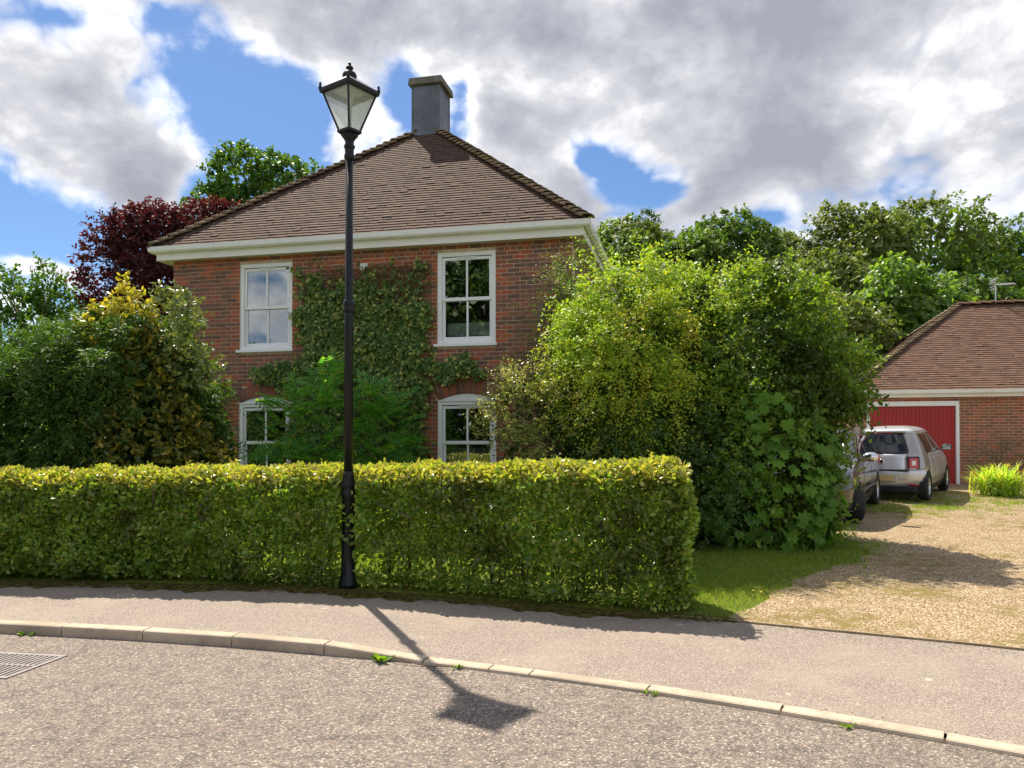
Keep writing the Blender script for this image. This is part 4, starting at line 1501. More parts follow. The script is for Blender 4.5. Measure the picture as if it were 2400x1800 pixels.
    for (wx, wr_) in S['wheels']:
        for s in (-1, 1):
            ang = np.linspace(R(-20), R(200), 18)
            vv = []
            for yy in (.93, .58):
                for a in ang:
                    vv.append((wx + (R_ + .003) * math.cos(a), s * Wd * yy, wr_ + (R_ + .003) * math.sin(a)))
            q.add(vv, [(i, i + 1, 18 + i + 1, 18 + i) for i in range(17)])
    o = q.build('wheel_arch', M_BLACKPL, car, True)
    # cabin: dark seats and dash
    q = MB()
    cx0, cx1 = S['cabin']
    zb_ = S['belt']
    q.box(cx0, cx1, -Wd * .80, Wd * .80, .5, zb_ - .06)
    for xx in S['seats']:
        for yy in (-.36, .36):
            q.frustum((xx, yy), .08, .24, zb_ - .07, .05, .20, zb_ + .22).box(xx - .04, xx + .04, yy - .12, yy + .12, zb_ + .23, zb_ + .40)
    q.build('seats', M_BLACKPL, car)
    for (wx, wr_) in S['wheels']:
        for s in (-1, 1):
            wheel(car, wx, s * S['track'], wr_, S['tyre_w'], S['steer'] if wx > L / 2 else 0, S['spokes'])
    return car, V, rings


def mirror(car, x, y, z, s, mat, size=1.0):
    o = bpy.data.objects.new('wing_mirror', None)
    col.objects.link(o)
    o.parent = car
    o.location = (x, y * s, z)
    q = MB()
    n1, n2 = 10, 14
    vv = []
    for i in range(n1 + 1):
        a = math.pi * i / n1
        for j in range(n2):
            b = 2 * math.pi * j / n2
            xx = .085 * math.cos(a)
            rr = math.sin(a) ** .6
            vv.append((max(xx, -.045) * size, s * (.10 + .115 * rr * math.cos(b)) * size, .075 * rr * math.sin(b) * size))
    ff = [(i * n2 + j, i * n2 + (j + 1) % n2, (i + 1) * n2 + (j + 1) % n2, (i + 1) * n2 + j) for i in range(n1) for j in range(n2)]
    q.add(vv, ff)
    q.build('housing', mat, o, True)
    MB().box(-.050 * size, -.0455 * size, s * .02 * size if s > 0 else s * .18 * size, s * .18 * size if s > 0 else s * .02 * size, -.052, .052).build('mirror_glass', M_CHROME, o)
    MB().tube([(0, s * .02, -.03), (.01, -s * .09, -.07)], .022, 6).build('stalk', M_BLACKPL, o)


# --- small silver hatchback, seen from behind
def cls_hatch(c_, kd, z):
    x, y, zz = c_
    if zz > .985 and zz < 1.425:
        if kd == 'r':
            return 'rear_window'
        if kd == 's' and (.60 < x < 1.40 or 1.50 < x < 2.52) and zz < 1.40 and x < 2.62 - (zz - .985) * 1.05 and x > .45 + (zz - .985) * .35:
            return 'side_window'
        if kd == 'f':
            return 'windscreen'
    if zz <= .30:
        return 'lower_trim'
    if kd in 'rc' and x < .5 and zz < .66:
        return 'rear_bumper'
    if kd == 'r' and .66 < zz < .985:
        return 'tailgate'
    if zz >= 1.425:
        return 'roof_panel'
    if zz > .985 or (x < .62 and zz > .55) or (kd in 's' and zz < .42) or (kd == 's' and abs(x - .62) < .12 and zz > .5):
        return 'body_cell'
    if kd == 'f' or (kd == 'c' and x > 1.75):
        return 'bonnet' if zz > .74 else 'front_bumper'
    if kd == 's' and .80 < x < 1.45:
        return 'rear_door'
    if kd == 's' and 1.45 <= x < 2.45:
        return 'front_door'
    if zz < .56 and kd == 's':
        return 'sill_panel'
    return 'body_panel'


HL = 3.5
hatch = dict(L=HL, W=1.665, bow=.07, bulge=.05, arch=.335,
             zs=list(np.linspace(.22, .96, 30)) + list(np.linspace(.985, 1.425, 16)) + [1.455, 1.48, 1.505, 1.525, 1.54, 1.55, 1.555],
             rear=[(.2, .18), (.30, .07), (.45, .01), (.60, .0), (.66, .03), (.75, .045), (.95, .085), (1.0, .11), (1.2, .19), (1.42, .30), (1.46, .30), (1.50, .42), (1.53, .62), (1.555, 1.0)],
             front=[(.2, HL - .14), (.35, HL - .03), (.55, HL), (.72, HL - .05), (.80, HL - .14), (.88, HL - .32), (.94, HL - .55), (.985, HL - .74), (1.0, HL - .78), (1.42, HL - 1.34), (1.48, HL - 1.48), (1.53, HL - 1.75), (1.555, HL - 2.1)],
             half=[(.2, .74), (.30, .79), (.5, .8325), (.72, .825), (.95, .78), (1.0, .765), (1.2, .685), (1.42, .575), (1.46, .545), (1.50, .49), (1.53, .40), (1.55, .28), (1.555, .18)],
             corner=[(.2, .30), (.6, .36), (.95, .30), (1.0, .24), (1.42, .20), (1.5, .18), (1.555, .1)],
             wheels=[(.50, .305), (2.99, .305)], track=.735, tyre_w=.19, steer=0, spokes=8, belt=.985, bpillar=1.45, cabin=(.5, 2.6), seats=(.95, 1.75),
             classify=cls_hatch, roofpart='roof_panel', paint=M_SILVER,
             mats={'rear_window': M_CARGLASS, 'side_window': M_CARGLASS, 'windscreen': M_CARGLASS, 'lower_trim': M_BLACKPL, 'body_cell': M_TRIDION})
ax_, ay_ = 8.65, 16.3          # right rear wheel on the drive
hd = math.atan2(2.0, 1.49)
hx = ax_ - math.cos(hd) * .50 - math.sin(hd) * .735
hy_ = ay_ - math.sin(hd) * .50 + math.cos(hd) * .735
mid = (hx + math.cos(hd) * 1.7, hy_ + math.sin(hd) * 1.7)
z_r, z_f = tz(ax_, ay_), tz(hx + math.cos(hd) * 3, hy_ + math.sin(hd) * 3)
hc, _, _ = build_car('silver_hatchback', 'small silver hatchback seen from behind, parked before the red garage door', (hx, hy_, tz(*mid) - .046 * math.sin(hd) * 1.7 + .012), hd, hatch)
hc.rotation_euler = (0, -math.atan(.046 * math.sin(hd)), hd)
for s in (-1, 1):
    # square tail lamps with a clear heart
    tl = MB().box(-.0, .10, -.10, .10, -.115, .115).build('tail_light', M_TAIL, hc, bevel=.025)
    tl.location = (.075, s * .60, .80)
    tl.rotation_euler = (0, R(4), s * R(-24))
    o = MB().box(-.012, .01, -.042, .042, -.05, .05).build('reversing_lens', M_LAMPCLEAR, tl, bevel=.01)
    bz = MB().box(.004, .12, -.122, .122, -.137, .137).build('lamp_surround', M_BLACKPL, hc, bevel=.03)
    bz.location = (.078, s * .601, .80)
    bz.rotation_euler = (0, R(4), s * R(-24))
    mirror(hc, 2.42, .80, 1.04, s, M_BLACKPL)
    MB().box(.02, .05, s * .60 - .09, s * .60 + .09, .335, .365).build('rear_reflector', M_TAIL, hc)
    for xx in (1.18, 1.62):
        o = MB().box(xx - .07, xx + .07, s * .832 - .012, s * .832 + .012, .86, .885).build('door_handle', M_CHROME, hc, bevel=.006)
MB().box(-.062, -.035, -.30, .30, .42, .57).build('plate_recess', M_SILVER, hc, bevel=.01)
MB().box(-.072, -.0625, -.26, .26, .435, .546).build('number_plate', M_PLATE, hc, bevel=.003)
MB().box(-.048, .04, -.52, .52, .648, .664).build('tailgate_gap', M_BLACKPL, hc)
MB().box(-.035, .3, -.66, .66, .20, .325).build('rear_valance', M_BLACKPL, hc, bevel=.02)
q = MB().lathe([(.0, .0), (.028, .0), (.028, .008), (.045, .010), (.050, .004), (.05, -.02)], 20, cap=False)
o = q.build('emblem', M_CHROME, hc, True)
o.location = (.002, 0, .83)
o.rotation_euler = (0, R(-88), 0)
o = MB().lathe([(.0, .006), (.027, .006), (.027, .0)], 16, cap=False).build('emblem_centre', M_BLACKPL, hc)
o.location = (-.006, 0, .83)
o.rotation_euler = (0, R(-88), 0)
MB().tube([(.06, .08, 1.02), (.10, -.02, 1.06), (.115, -.34, 1.065)], [.014, .011, .007], 6).build('rear_wiper', M_BLACKPL, hc)
MB().tube([(.50, 0, 1.52), (.47, 0, 1.62)], [.012, .004], 6).build('roof_aerial', M_BLACKPL, hc)
MB().box(.24, .38, -.42, .42, 1.437, 1.468).build('rear_spoiler', M_SILVER, hc, bevel=.015)
MB().box(.25, .29, -.18, .18, 1.405, 1.43).build('brake_light', M_TAIL, hc)

# --- grey estate car, nose towards the road
def cls_suv(c_, kd, z):
    x, y, zz = c_
    if 1.04 < zz < 1.47:
        if kd == 'r':
            return 'rear_window'
        if kd == 's' and (.55 < x < 1.85 or 1.93 < x < 3.02) and zz < 1.44 and x < 3.08 - (zz - 1.04) * 1.25 and x > .45 + (zz - 1.04) * .7:
            return 'side_window'
        if kd == 'f':
            return 'windscreen'
    if zz <= .34:
        return 'lower_trim'
    if kd == 's' and 1.0 < x < 1.88 and zz < 1.04:
        return 'rear_door'
    if kd == 's' and 1.90 < x < 2.90 and zz < 1.02:
        return 'front_door'
    if zz >= 1.47:
        return 'roof_panel'
    if kd == 'f' and .42 < zz < .62:
        return 'grille'
    return 'body'


SL_ = 4.35
suv = dict(L=SL_, W=1.82, bow=.06, bulge=.06, arch=.365,
           zs=list(np.linspace(.24, 1.02, 31)) + list(np.linspace(1.04, 1.47, 15)) + [1.50, 1.53, 1.56, 1.58, 1.60, 1.61, 1.615],
           rear=[(.2, .14), (.40, .03), (.62, .0), (.8, .04), (1.0, .10), (1.04, .13), (1.47, .42), (1.52, .45), (1.57, .62), (1.615, 1.1)],
           front=[(.2, SL_ - .16), (.4, SL_ - .03), (.6, SL_), (.78, SL_ - .06), (.86, SL_ - .16), (.94, SL_ - .42), (1.0, SL_ - .80), (1.04, SL_ - 1.05), (1.47, SL_ - 1.78), (1.52, SL_ - 1.92), (1.58, SL_ - 2.2), (1.615, SL_ - 2.6)],
           half=[(.2, .82), (.34, .87), (.6, .91), (.8, .90), (1.02, .855), (1.05, .835), (1.47, .65), (1.52, .61), (1.57, .50), (1.60, .36), (1.615, .22)],
           corner=[(.2, .25), (.6, .32), (1.0, .24), (1.05, .18), (1.5, .16), (1.615, .1)],
           wheels=[(.86, .325), (3.52, .325)], track=.80, tyre_w=.215, steer=R(24), spokes=5, belt=1.04, bpillar=1.89, cabin=(.7, 3.1), seats=(1.35, 2.25),
           classify=cls_suv, roofpart='roof_panel', paint=M_GREYCAR,
           mats={'rear_window': M_CARGLASS, 'side_window': M_CARGLASS, 'windscreen': M_CARGLASS, 'lower_trim': M_BLACKPL, 'grille': M_BLACKPL})
fx, fy = 5.84, 13.3           # left front wheel
hd2 = math.atan2(-2.3, -1.39)
sx_ = fx - math.cos(hd2) * 3.52 + math.sin(hd2) * .80
sy_ = fy - math.sin(hd2) * 3.52 - math.cos(hd2) * .80
m2 = (sx_ + math.cos(hd2) * 2.2, sy_ + math.sin(hd2) * 2.2)
sc, _, _ = build_car('grey_estate_car', 'dark grey car with front wheel turned, half hidden by the big shrubs', (sx_, sy_, tz(*m2) - .046 * math.sin(hd2) * 2.2 + .012), hd2, suv)
sc.rotation_euler = (0, -math.atan(.046 * math.sin(hd2)), hd2)
for s in (-1, 1):
    mirror(sc, 3.02, .90, 1.08, s, M_CHROME if s > 0 else M_GREYCAR, 1.15)
    o = MB().box(-.16, .16, -.07, .07, -.07, .07).build('headlight', M_LAMPCLEAR, sc, bevel=.03)
    o.location = (SL_ - .22, s * .70, .73)
    o.rotation_euler = (0, R(20), s * R(-38))
    o = MB().box(-.05, .05, -.12, .12, -.10, .10).build('tail_light', M_TAIL, sc, bevel=.03)
    o.location = (.10, s * .74, .88)
    o.rotation_euler = (0, 0, s * R(-25))
    for xx in (1.30, 2.12):
        MB().box(xx - .09, xx + .09, s * .893 - .018, s * .893 + .018, .885, .912).build('door_handle', M_CHROME, sc, bevel=.008)
    MB().tube([(.70, s * .60, 1.565), (1.6, s * .61, 1.60), (2.4, s * .58, 1.57)], .016, 6).build('roof_rail', M_CHROME, sc)
    MB().box(1.15, 3.05, s * .905 - .006, s * .905 + .012, .44, .50).build('side_moulding', M_GREYCAR, sc, bevel=.01)
MB().box(SL_ + .02, SL_ + .055, -.26, .26, .40, .51).build('number_plate', M_PLATE, sc)

# ------------------------------------------------------------------ foliage tools
def unit(v):
    return v / np.maximum(np.linalg.norm(v, axis=-1, keepdims=True), 1e-9)


OVAL = (np.array([(0, 0, 0), (-.27, .32, .07), (-.24, .70, .05), (0, 1, -.05), (.24, .70, .05), (.27, .32, .07)]), np.array([(0, 3, 2, 1), (0, 5, 4, 3)]))
DIAM = (np.array([(0, 0, 0), (-.30, .5, .05), (0, 1, -.04), (.30, .5, .05)]), np.array([(0, 3, 2, 1)]))
NARROW = (np.array([(0, 0, 0), (-.13, .45, .03), (0, 1, -.06), (.13, .45, .03)]), np.array([(0, 3, 2, 1)]))
IVYL = (np.array([(0, .05, 0), (-.42, -.02, .03), (-.36, .42, .05), (0, 1, -.04), (.36, .42, .05), (.42, -.02, .03)]), np.array([(0, 3, 2, 1), (0, 5, 4, 3)]))


def palm_leaf():
    ang = [178, 140, 128, 100, 80, 62, 38, 24, 0]
    rad = [.12, .46, .52, .42, .82, .56, .92, .66, 1.0]
    out = [(-r * math.sin(R(a)), r * math.cos(R(a))) for a, r in zip(ang, rad)]
    out += [(-x, y) for x, y in out[-2::-1]]
    V = [(0, .05, 0)] + [(x, y, .05 * abs(x) - .10 * (x * x + y * y)) for x, y in out]
    F = [(0, i + 1, i) for i in range(1, len(out))]
    return np.array(V), np.array(F)


PALM = palm_leaf()


def frond(nl=9, curve=.24):
    """pinnate leaf: rachis with pairs of narrow leaflets"""
    V, F = [], []
    for i in range(nl):
        t_ = .12 + .86 * i / (nl - 1)
        ln = .26 * math.sin(math.pi * (.18 + .72 * t_)) ** .8 + .05
        y, z = t_, -curve * t_ * t_
        for s in (-1, 1):
            b = len(V)
            dx, dy = s * ln * .93, ln * .38
            V += [(0, y, z), (dx * .45, y + dy * .45 + .040, z + .02), (dx, y + dy, z - .035), (dx * .45, y + dy * .45 - .040, z + .02)]
            F.append((b, b + 1, b + 2, b + 3))
    for i in range(4):
        b = len(V)
        t0, t1 = i / 4, (i + 1) / 4
        V += [(-.006, t0, -curve * t0 * t0 + .002), (.006, t0, -curve * t0 * t0 + .002), (.005, t1, -curve * t1 * t1 + .002), (-.005, t1, -curve * t1 * t1 + .002)]
        F.append((b, b + 1, b + 2, b + 3))
    return np.array(V), np.array(F)


FROND = frond()


def frames(N, T):
    y = unit(T)
    z = N - (N * y).sum(-1, keepdims=True) * y
    z = unit(z)
    x = np.cross(y, z)
    return np.stack([x, y, z], -1)      # columns


def pick_visible(P, S, k, cell=.0032):
    d = P - CAM
    ok = d[:, 1] > .5
    a = np.arctan2(d[:, 0], np.maximum(d[:, 1], .01))
    e = d[:, 2] / np.maximum(d[:, 1], .01)
    ok &= (np.abs(a) < R(33)) & (e > -.42) & (e < .57)
    dist = np.linalg.norm(d, axis=1)
    key = (np.round(a / cell).astype(np.int64) * 100000 + np.round(e / cell).astype(np.int64))
    order = np.lexsort((dist, key))
    order = order[ok[order]]
    kk = key[order]
    first = np.ones(len(order), bool)
    first[1:] = kk[1:] != kk[:-1]
    cand = order[first]
    sc_ = S[cand] / dist[cand]
    return cand[np.argsort(-sc_)[:k]]


def add_leaves(parent, P, N, T, S, tmpl, mat, singles=0, name='leaf', rest='foliage'):
    tv, tf = tmpl
    loc = np.array(parent.location) if parent is not None else np.zeros(3)
    Fm = frames(N, T)
    keep = np.ones(len(P), bool)
    if singles:
        pk = pick_visible(P, S, singles)
        keep[pk] = False
        me = mesh_np(name, tv, tf, mat, True)
        for i in pk:
            o = link(name, me, parent)
            f_, p_, s_ = Fm[i] * S[i], P[i] - loc, S[i]
            o.matrix_basis = Matrix(((f_[0, 0], f_[0, 1], f_[0, 2], p_[0]), (f_[1, 0], f_[1, 1], f_[1, 2], p_[1]), (f_[2, 0], f_[2, 1], f_[2, 2], p_[2]), (0, 0, 0, 1)))
    P, S, Fm = P[keep] - loc, S[keep], Fm[keep]
    if not len(P):
        return None
    V = P[:, None, :] + np.einsum('nij,kj->nki', Fm, tv) * S[:, None, None]
    F = (np.arange(len(P))[:, None, None] * len(tv) + tf[None]).reshape(-1, tf.shape[1])
    return stuff(link(rest, mesh_np(rest, V.reshape(-1, 3), F, mat, True), parent))


def blob_points(blobs, count, lo=.80, hi=1.04, lump=.10, keep_in=.80, clump=0, sig=.12):
    if clump:
        c0, n0 = blob_points(blobs, clump, lo, hi, lump, keep_in)
        i = rng.integers(0, clump, count)
        q = c0[i] + unit(rng.normal(size=(count, 3))) * (sig * rng.random(count) ** .5)[:, None]
        return q, unit(n0[i] + (q - c0[i]) / sig * .8)

    B = np.array(blobs, float)
    area = (B[:, 3] * B[:, 4] + B[:, 4] * B[:, 5] + B[:, 3] * B[:, 5])
    pr = area / area.sum()
    Ps, Ns = [], []
    got = 0
    ph = rng.uniform(0, 6.28, (8, 3))
    fr = rng.normal(0, 3.2, (8, 3))
    while got < count:
        m_ = int((count - got) * 1.6) + 50
        i = rng.choice(len(B), m_, p=pr)
        u = unit(rng.normal(size=(m_, 3)))
        r = 1 - (1 - lo) * rng.random(m_) ** 1.5
        r = r * (hi - .0) ** (rng.random(m_))
        wob = 1 + lump * np.sin(u @ fr.T + ph[:, 0] + i[:, None] * 1.7).sum(1) / 2.5
        q = B[i, :3] + u * B[i, 3:] * (r * wob)[:, None]
        n_ = unit(u / B[i, 3:])
        ok = np.ones(m_, bool)
        for b in range(len(B)):
            dd = (((q - B[b, :3]) / B[b, 3:]) ** 2).sum(1)
            ok &= ~((dd < keep_in ** 2) & (i != b))
        Ps.append(q[ok])
        Ns.append(n_[ok])
        got += ok.sum()
    return np.concatenate(Ps)[:count], np.concatenate(Ns)[:count]


def sprays(C, N, length, n, size, up=.35, jit=.5, droop=.25, side=.9, nb=(.5, .5, .6), zmin=None, sizevar=.3, dirs=None, flat=0.0):
    """leafy twigs: from each point a twig runs outwards with n leaves on alternate sides"""
    M = len(C)
    D = unit(N + np.array([0, 0, up]) + rng.normal(0, jit, (M, 3))) if dirs is None else unit(dirs + rng.normal(0, jit, (M, 3)))
    L = length * rng.uniform(.6, 1.35, M)
    sd_ = unit(np.cross(D, rng.normal(size=(M, 3)) * (1 - flat) + np.array([0, 0, 1.0]) * flat))
    t_ = (np.arange(n)[None] + rng.uniform(0, 1, (M, n))) / n
    sg = np.where(np.arange(n) % 2 == 0, 1, -1)[None]
    P = C[:, None] + D[:, None] * (L[:, None] * t_)[..., None] - np.array([0, 0, 1.0]) * (droop * L[:, None] * t_ ** 2)[..., None]
    P = P + rng.normal(0, .06, (M, n, 3)) * L[:, None, None]
    T = D[:, None] * .7 + sd_[:, None] * (sg * side)[..., None] - np.array([0, 0, droop]) + rng.normal(0, .35, (M, n, 3))
    Nn = N[:, None] * nb[0] + np.array([0, 0, nb[1]]) + rng.normal(0, nb[2], (M, n, 3))
    S = size * rng.uniform(1 - sizevar, 1 + sizevar, (M, n)) * (1 - .25 * t_)
    P, T, Nn, S = P.reshape(-1, 3), T.reshape(-1, 3), Nn.reshape(-1, 3), S.reshape(-1)
    if zmin is not None:
        k = P[:, 2] > (zmin if np.isscalar(zmin) else zmin(P))
        P, T, Nn, S = P[k], T[k], Nn[k], S[k]
    return P, Nn, T, S


def over_ground(P):
    return terrain(P[:, 0], P[:, 1]) + .02


def stems(parent, name, base, tips, r0, mat=None, seg=5, wob=.12):
    """one trunk or stem tube per tip, joined into one woody frame"""
    loc = Vector(parent.location)
    q = MB()
    for tp in tips:
        b, e = Vector(base) - loc, Vector(tp) - loc
        pts, rad = [], []
        for i in range(seg + 1):
            f_ = i / seg
            p = b.lerp(e, f_)
            p.z = b.z + (e.z - b.z) * f_ ** .8
            if 0 < i < seg:
                p += Vector(rng.normal(0, wob, 3)) * (e - b).length * .15
            pts.append(p)
            rad.append(r0 * (1 - .82 * f_))
        q.tube(pts, rad, 7)
    return q.build(name, mat or M_BARK, parent, True)


def plant(name, label, cat, x, y, group=None):
    return thing(name, label, cat, (x, y, tz(x, y)), 0, group)


# ------------------------------------------------------------------ clipped hedge
def hedge_top(x):
    return np.interp(x, [-12, -6, -1.8, .5, 1.8], [1.30, 1.355, 1.415, 1.47, 1.50]) + .012 * np.sin(x * 5) + .010 * np.sin(x * 13 + 1)


hedge = plant('clipped_hedge', 'long clipped beech hedge with sunlit flat top along the footway', 'hedge', -2.0, 8.7)
HX1 = 1.66
TH = .46
P, N = [], []


def hedge_pt(x, w):
    """w across: 0 front .. 1 back"""
    y0 = back_y(x) + .16
    return y0 + w * 2 * TH


def shell(n, kind, x0=-9.6):
    x = rng.uniform(x0, HX1, n)
    h = hedge_top(x)
    zb_ = terrain(x, hedge_pt(x, .3)) + .04
    dep = rng.exponential(.075, n)
    bul = .045 * np.sin(x * 2.3 + 1) + .035 * np.sin(x * 6.1) + .025 * np.sin(x * 15)
    if kind == 'front' or kind == 'back':
        z = zb_ + (h - zb_) * rng.random(n)
        bul = bul + .04 * np.sin(z * 9 + x * 3) + .03 * np.sin(z * 17 - x * 8)
        f_ = (z - zb_) / (h - zb_)
        shoulder = np.clip((f_ - .78) / .22, 0, 1) ** 2 * .24
        skirt = np.clip((.18 - f_) / .18, 0, 1) * (.10 - .16 * np.clip((x - .6) / .8, 0, 1))
        off_ = dep + shoulder + skirt - bul
        if kind == 'front':
            y = hedge_pt(x, 0) + off_
            nn = np.stack([np.zeros(n), -np.ones(n), (.15 + 2.2 * np.clip((f_ - .74) / .2, 0, 1))], -1)
        else:
            y = hedge_pt(x, 1) - off_
            nn = np.stack([np.zeros(n), np.ones(n), .2 + np.clip((f_ - .8) / .2, 0, 1)], -1)
    elif kind == 'top':
        w = rng.random(n)
        edge = np.clip((np.abs(w - .5) - .26) / .24, 0, 1) ** 2 * .13
        z = h - dep * .8 - edge + .03 * np.sin(x * 11 + w * 9)
        y = hedge_pt(x, w)
        nn = np.stack([np.zeros(n), (w - .5) * 1.0, np.ones(n)], -1)
    elif kind == 'end':
        w = rng.random(n)
        z = zb_ + (h - zb_) * rng.random(n)
        rnd_ = (np.abs(w - .5) * 2) ** 3 * .12
        x = HX1 - dep * .8 - rnd_ + .04 * np.sin(z * 8) + .12
        y = hedge_pt(np.full(n, HX1), w)
        nn = np.stack([np.ones(n), (w - .5) * .8, np.full(n, .2)], -1)
    else:
        w = rng.uniform(.15, .85, n)
        z = zb_ + (h - zb_ - .1) * rng.random(n) ** .8
        y = hedge_pt(x, w)
        nn = rng.normal(size=(n, 3))
    return np.stack([x, y, z], -1), unit(nn)


TOPM = []
for kind, n in (('front', 45000), ('top', 33000), ('back', 15000), ('end', 5500), ('inner', 10500)):
    a, b = shell(n, kind)
    if kind != 'top':
        # thin at the foot, where light shows through
        f_ = (a[:, 2] - terrain(a[:, 0], a[:, 1])) / 1.3
        gapn = .5 + .5 * np.sin(a[:, 0] * 4.1 + 1.3) * np.sin(a[:, 0] * 1.3 + 4)
        thin = np.exp(-((f_ - .20) / .10) ** 2) * (.12 + .86 * gapn * np.exp(-((a[:, 0] + 1.6) / 2.0) ** 2)) * (1 - .5 * np.clip((a[:, 0] - .3) / .8, 0, 1))
        k = rng.random(len(a)) > thin
        a, b = a[k], b[k]
    P.append(a)
    N.append(b)
P, N = np.concatenate(P), np.concatenate(N)
htop = hedge_top(P[:, 0]) - P[:, 2]
d2 = np.hypot(P[:, 0] - LX, P[:, 1] - LY)
zz_ = P[:, 2] - LZ
clear = np.where(zz_ < .95, .115, np.where(zz_ < 1.2, .12, .085))
infront = (np.abs(P[:, 0] - LX) < .11) & (P[:, 1] < LY) & (rng.random(len(P)) > np.where((zz_ > .68) & (zz_ < 1.0), .45, np.where(zz_ < .2, .5, .16)))
k = (d2 > clear) & ~infront
P, N, htop = P[k], N[k], htop[k]
T = rng.normal(0, .7, P.shape) + N * .45 + np.array([0, 0, .12])
sunlit_young = rng.random(len(P)) < np.clip((.22 - htop) / .14, 0, .92)  # leaves near the top take the brighter, sunlit colour
Nn = N * .7 + rng.normal(0, .7, P.shape) + np.where(sunlit_young, .8, .25)[:, None] * np.array([0, 0, 1.0])
S = rng.uniform(.038, .078, len(P))
add_leaves(hedge, P[~sunlit_young], Nn[~sunlit_young], T[~sunlit_young], S[~sunlit_young], OVAL, ML_HEDGE, 220)
add_leaves(hedge, P[sunlit_young], Nn[sunlit_young], T[sunlit_young], S[sunlit_young], OVAL, ML_HEDGETOP, 78, rest='sunlit_young_growth')
q = MB()
hl = Vector(hedge.location)
for x in np.arange(-9.5, HX1 - .1, .30):
    x = x + rng.uniform(-.08, .08)
    for k in range(3):
        y = float(hedge_pt(x, .5)) + rng.uniform(-.2, .2)
        z0 = tz(x, y) - .02
        pts = [Vector((x, y, z0)) - hl]
        for i in range(1, 5):
            pts.append(Vector((x + rng.normal(0, .05) * i, y + rng.normal(0, .05) * i, z0 + i * .27)) - hl)
        q.tube(pts, [.016, .014, .011, .008, .005], 5)
stuff(q.build('stems', M_BARK, hedge))
# long wild shoots along the top
a, b = shell(90, 'top')
Pq, Nq, Tq, Sq = sprays(a, np.tile([0, 0, 1.0], (len(a), 1)), .10, 5, .055, up=.3, jit=.35, droop=.1)
add_leaves(hedge, Pq, Nq, Tq, Sq, OVAL, ML_HEDGETOP, rest='wild_shoots')
# fallen leaves and litter under the hedge
n = 1300
x = rng.uniform(-7, 1.9, n)
y = back_y(x) + rng.exponential(.12, n) - .13
Pl = np.stack([x, y, np.where(y > back_y(x), terrain(x, y), back_z(x)) + .022], -1)
lit = plant('leaf_litter', 'brown fallen leaves scattered along the foot of the hedge', 'leaves', -2.2, 8.36)
add_leaves(lit, Pl, np.array([0, 0, 1.0]) + rng.normal(0, .25, (n, 3)), rng.normal(0, 1, (n, 3)) * np.array([1, 1, .1]), rng.uniform(.025, .05, n), OVAL, ML_DEAD, rest='dead_leaves')

# ------------------------------------------------------------------ ivy on the wall
ivy = thing('ivy', 'variegated ivy climbing the brick wall between the upper windows', 'ivy', tuple(to_world((HX, HY), 3.9, 0, .35)))
nI = 52000
u = rng.uniform(1.7, 6.2, nI)
z = rng.uniform(.4, 5.05, nI)
top_ = 4.74 + .14 * np.sin(u * 5.3) + .10 * np.sin(u * 13) + .07 * np.sin(u * 31)
top_ = np.where((u > 3.35) & (u < 3.95), top_ - .16, top_)
lft = 2.62 + .10 * np.sin(z * 6) + .08 * np.sin(z * 15 + 1) + .05 * np.sin(z * 37) - np.clip(3.1 - z, 0, 1) * .2
rgt = 5.13 + .06 * np.sin(z * 5 + 1) + .06 * np.sin(z * 17) + .04 * np.sin(z * 41)
ins = (u > lft) & (u < rgt) & (z < top_)
main_ = ins.copy()
wob = 1 + .35 * np.sin(u * 19 + z * 7) * np.sin(z * 23 - u * 5)
ins |= (((u - 2.35) / .62) ** 2 + ((z - 2.98) / .22) ** 2 < wob)
ins |= (((u - 5.55) / .60) ** 2 + ((z - 2.99 - .08 * np.sin(u * 9)) / .21) ** 2 < wob)
patch = .5 + .5 * np.sin(u * 8.1 + 2 * np.sin(z * 4.3)) * np.sin(z * 9.7 + 2 * np.sin(u * 5.1))
dens = np.where((z > 4.15) & (u > 3.5), .16 + .5 * patch, np.where(z > 4.2, .4 + .6 * patch, .75 + .25 * patch))
dens = dens * np.clip(.25 + (np.minimum(np.minimum(u - lft, rgt - u), np.where(z > 3.4, top_ - z, 9)) + rng.normal(0, .05, nI)) / .16, .12, 1) ** main_
for w in WIN:
    ins &= ~((u > w[0] - .02) & (u < w[1] + .02) & (z > w[2] - .06) & (z < w[3] + w[5]))
k = ins & (rng.random(nI) < dens)
u, z = u[k], z[k]
bulge_ = .05 + .16 * np.clip((3.6 - z) / 2, 0, 1) + .07 * (1 + np.sin(u * 4.7 + z * 3.1) * np.sin(z * 5.3 - u * 2))
v_ = -rng.random(len(u)) ** .6 * bulge_ - .012
Pw = np.array([HX, HY, 0]) + u[:, None] * DX + v_[:, None] * DN + z[:, None] * np.array([0, 0, 1.0])
Nw = -DN * 1.0 + np.array([0, 0, .35]) + rng.normal(0, .42, Pw.shape)
Tw = np.array([0, 0, -1.0]) - DN * .35 + rng.normal(0, .6, Pw.shape)
add_leaves(ivy, Pw, Nw, Tw, rng.uniform(.045, .085, len(Pw)), IVYL, ML_IVY, 298)
q = MB()
il = Vector(ivy.location)
for i in range(150):
    u0 = rng.uniform(2.7, 5.1)
    z0 = rng.uniform(1.0, 4.1) if i % 3 else rng.uniform(3.9, 4.4)
    pts = []
    du, dz = rng.normal(0, .10), rng.uniform(.08, .2)
    for j in range(6):
        pts.append(Vector(to_world((HX, HY), min(max(u0 + du * j + rng.normal(0, .03), 2.6), 5.16), -.016 - rng.random() * .03, min(z0 + dz * j, 4.83))) - il)
    q.tube(pts, .006, 4)
stuff(q.build('woody_stems', M_TWIG, ivy))
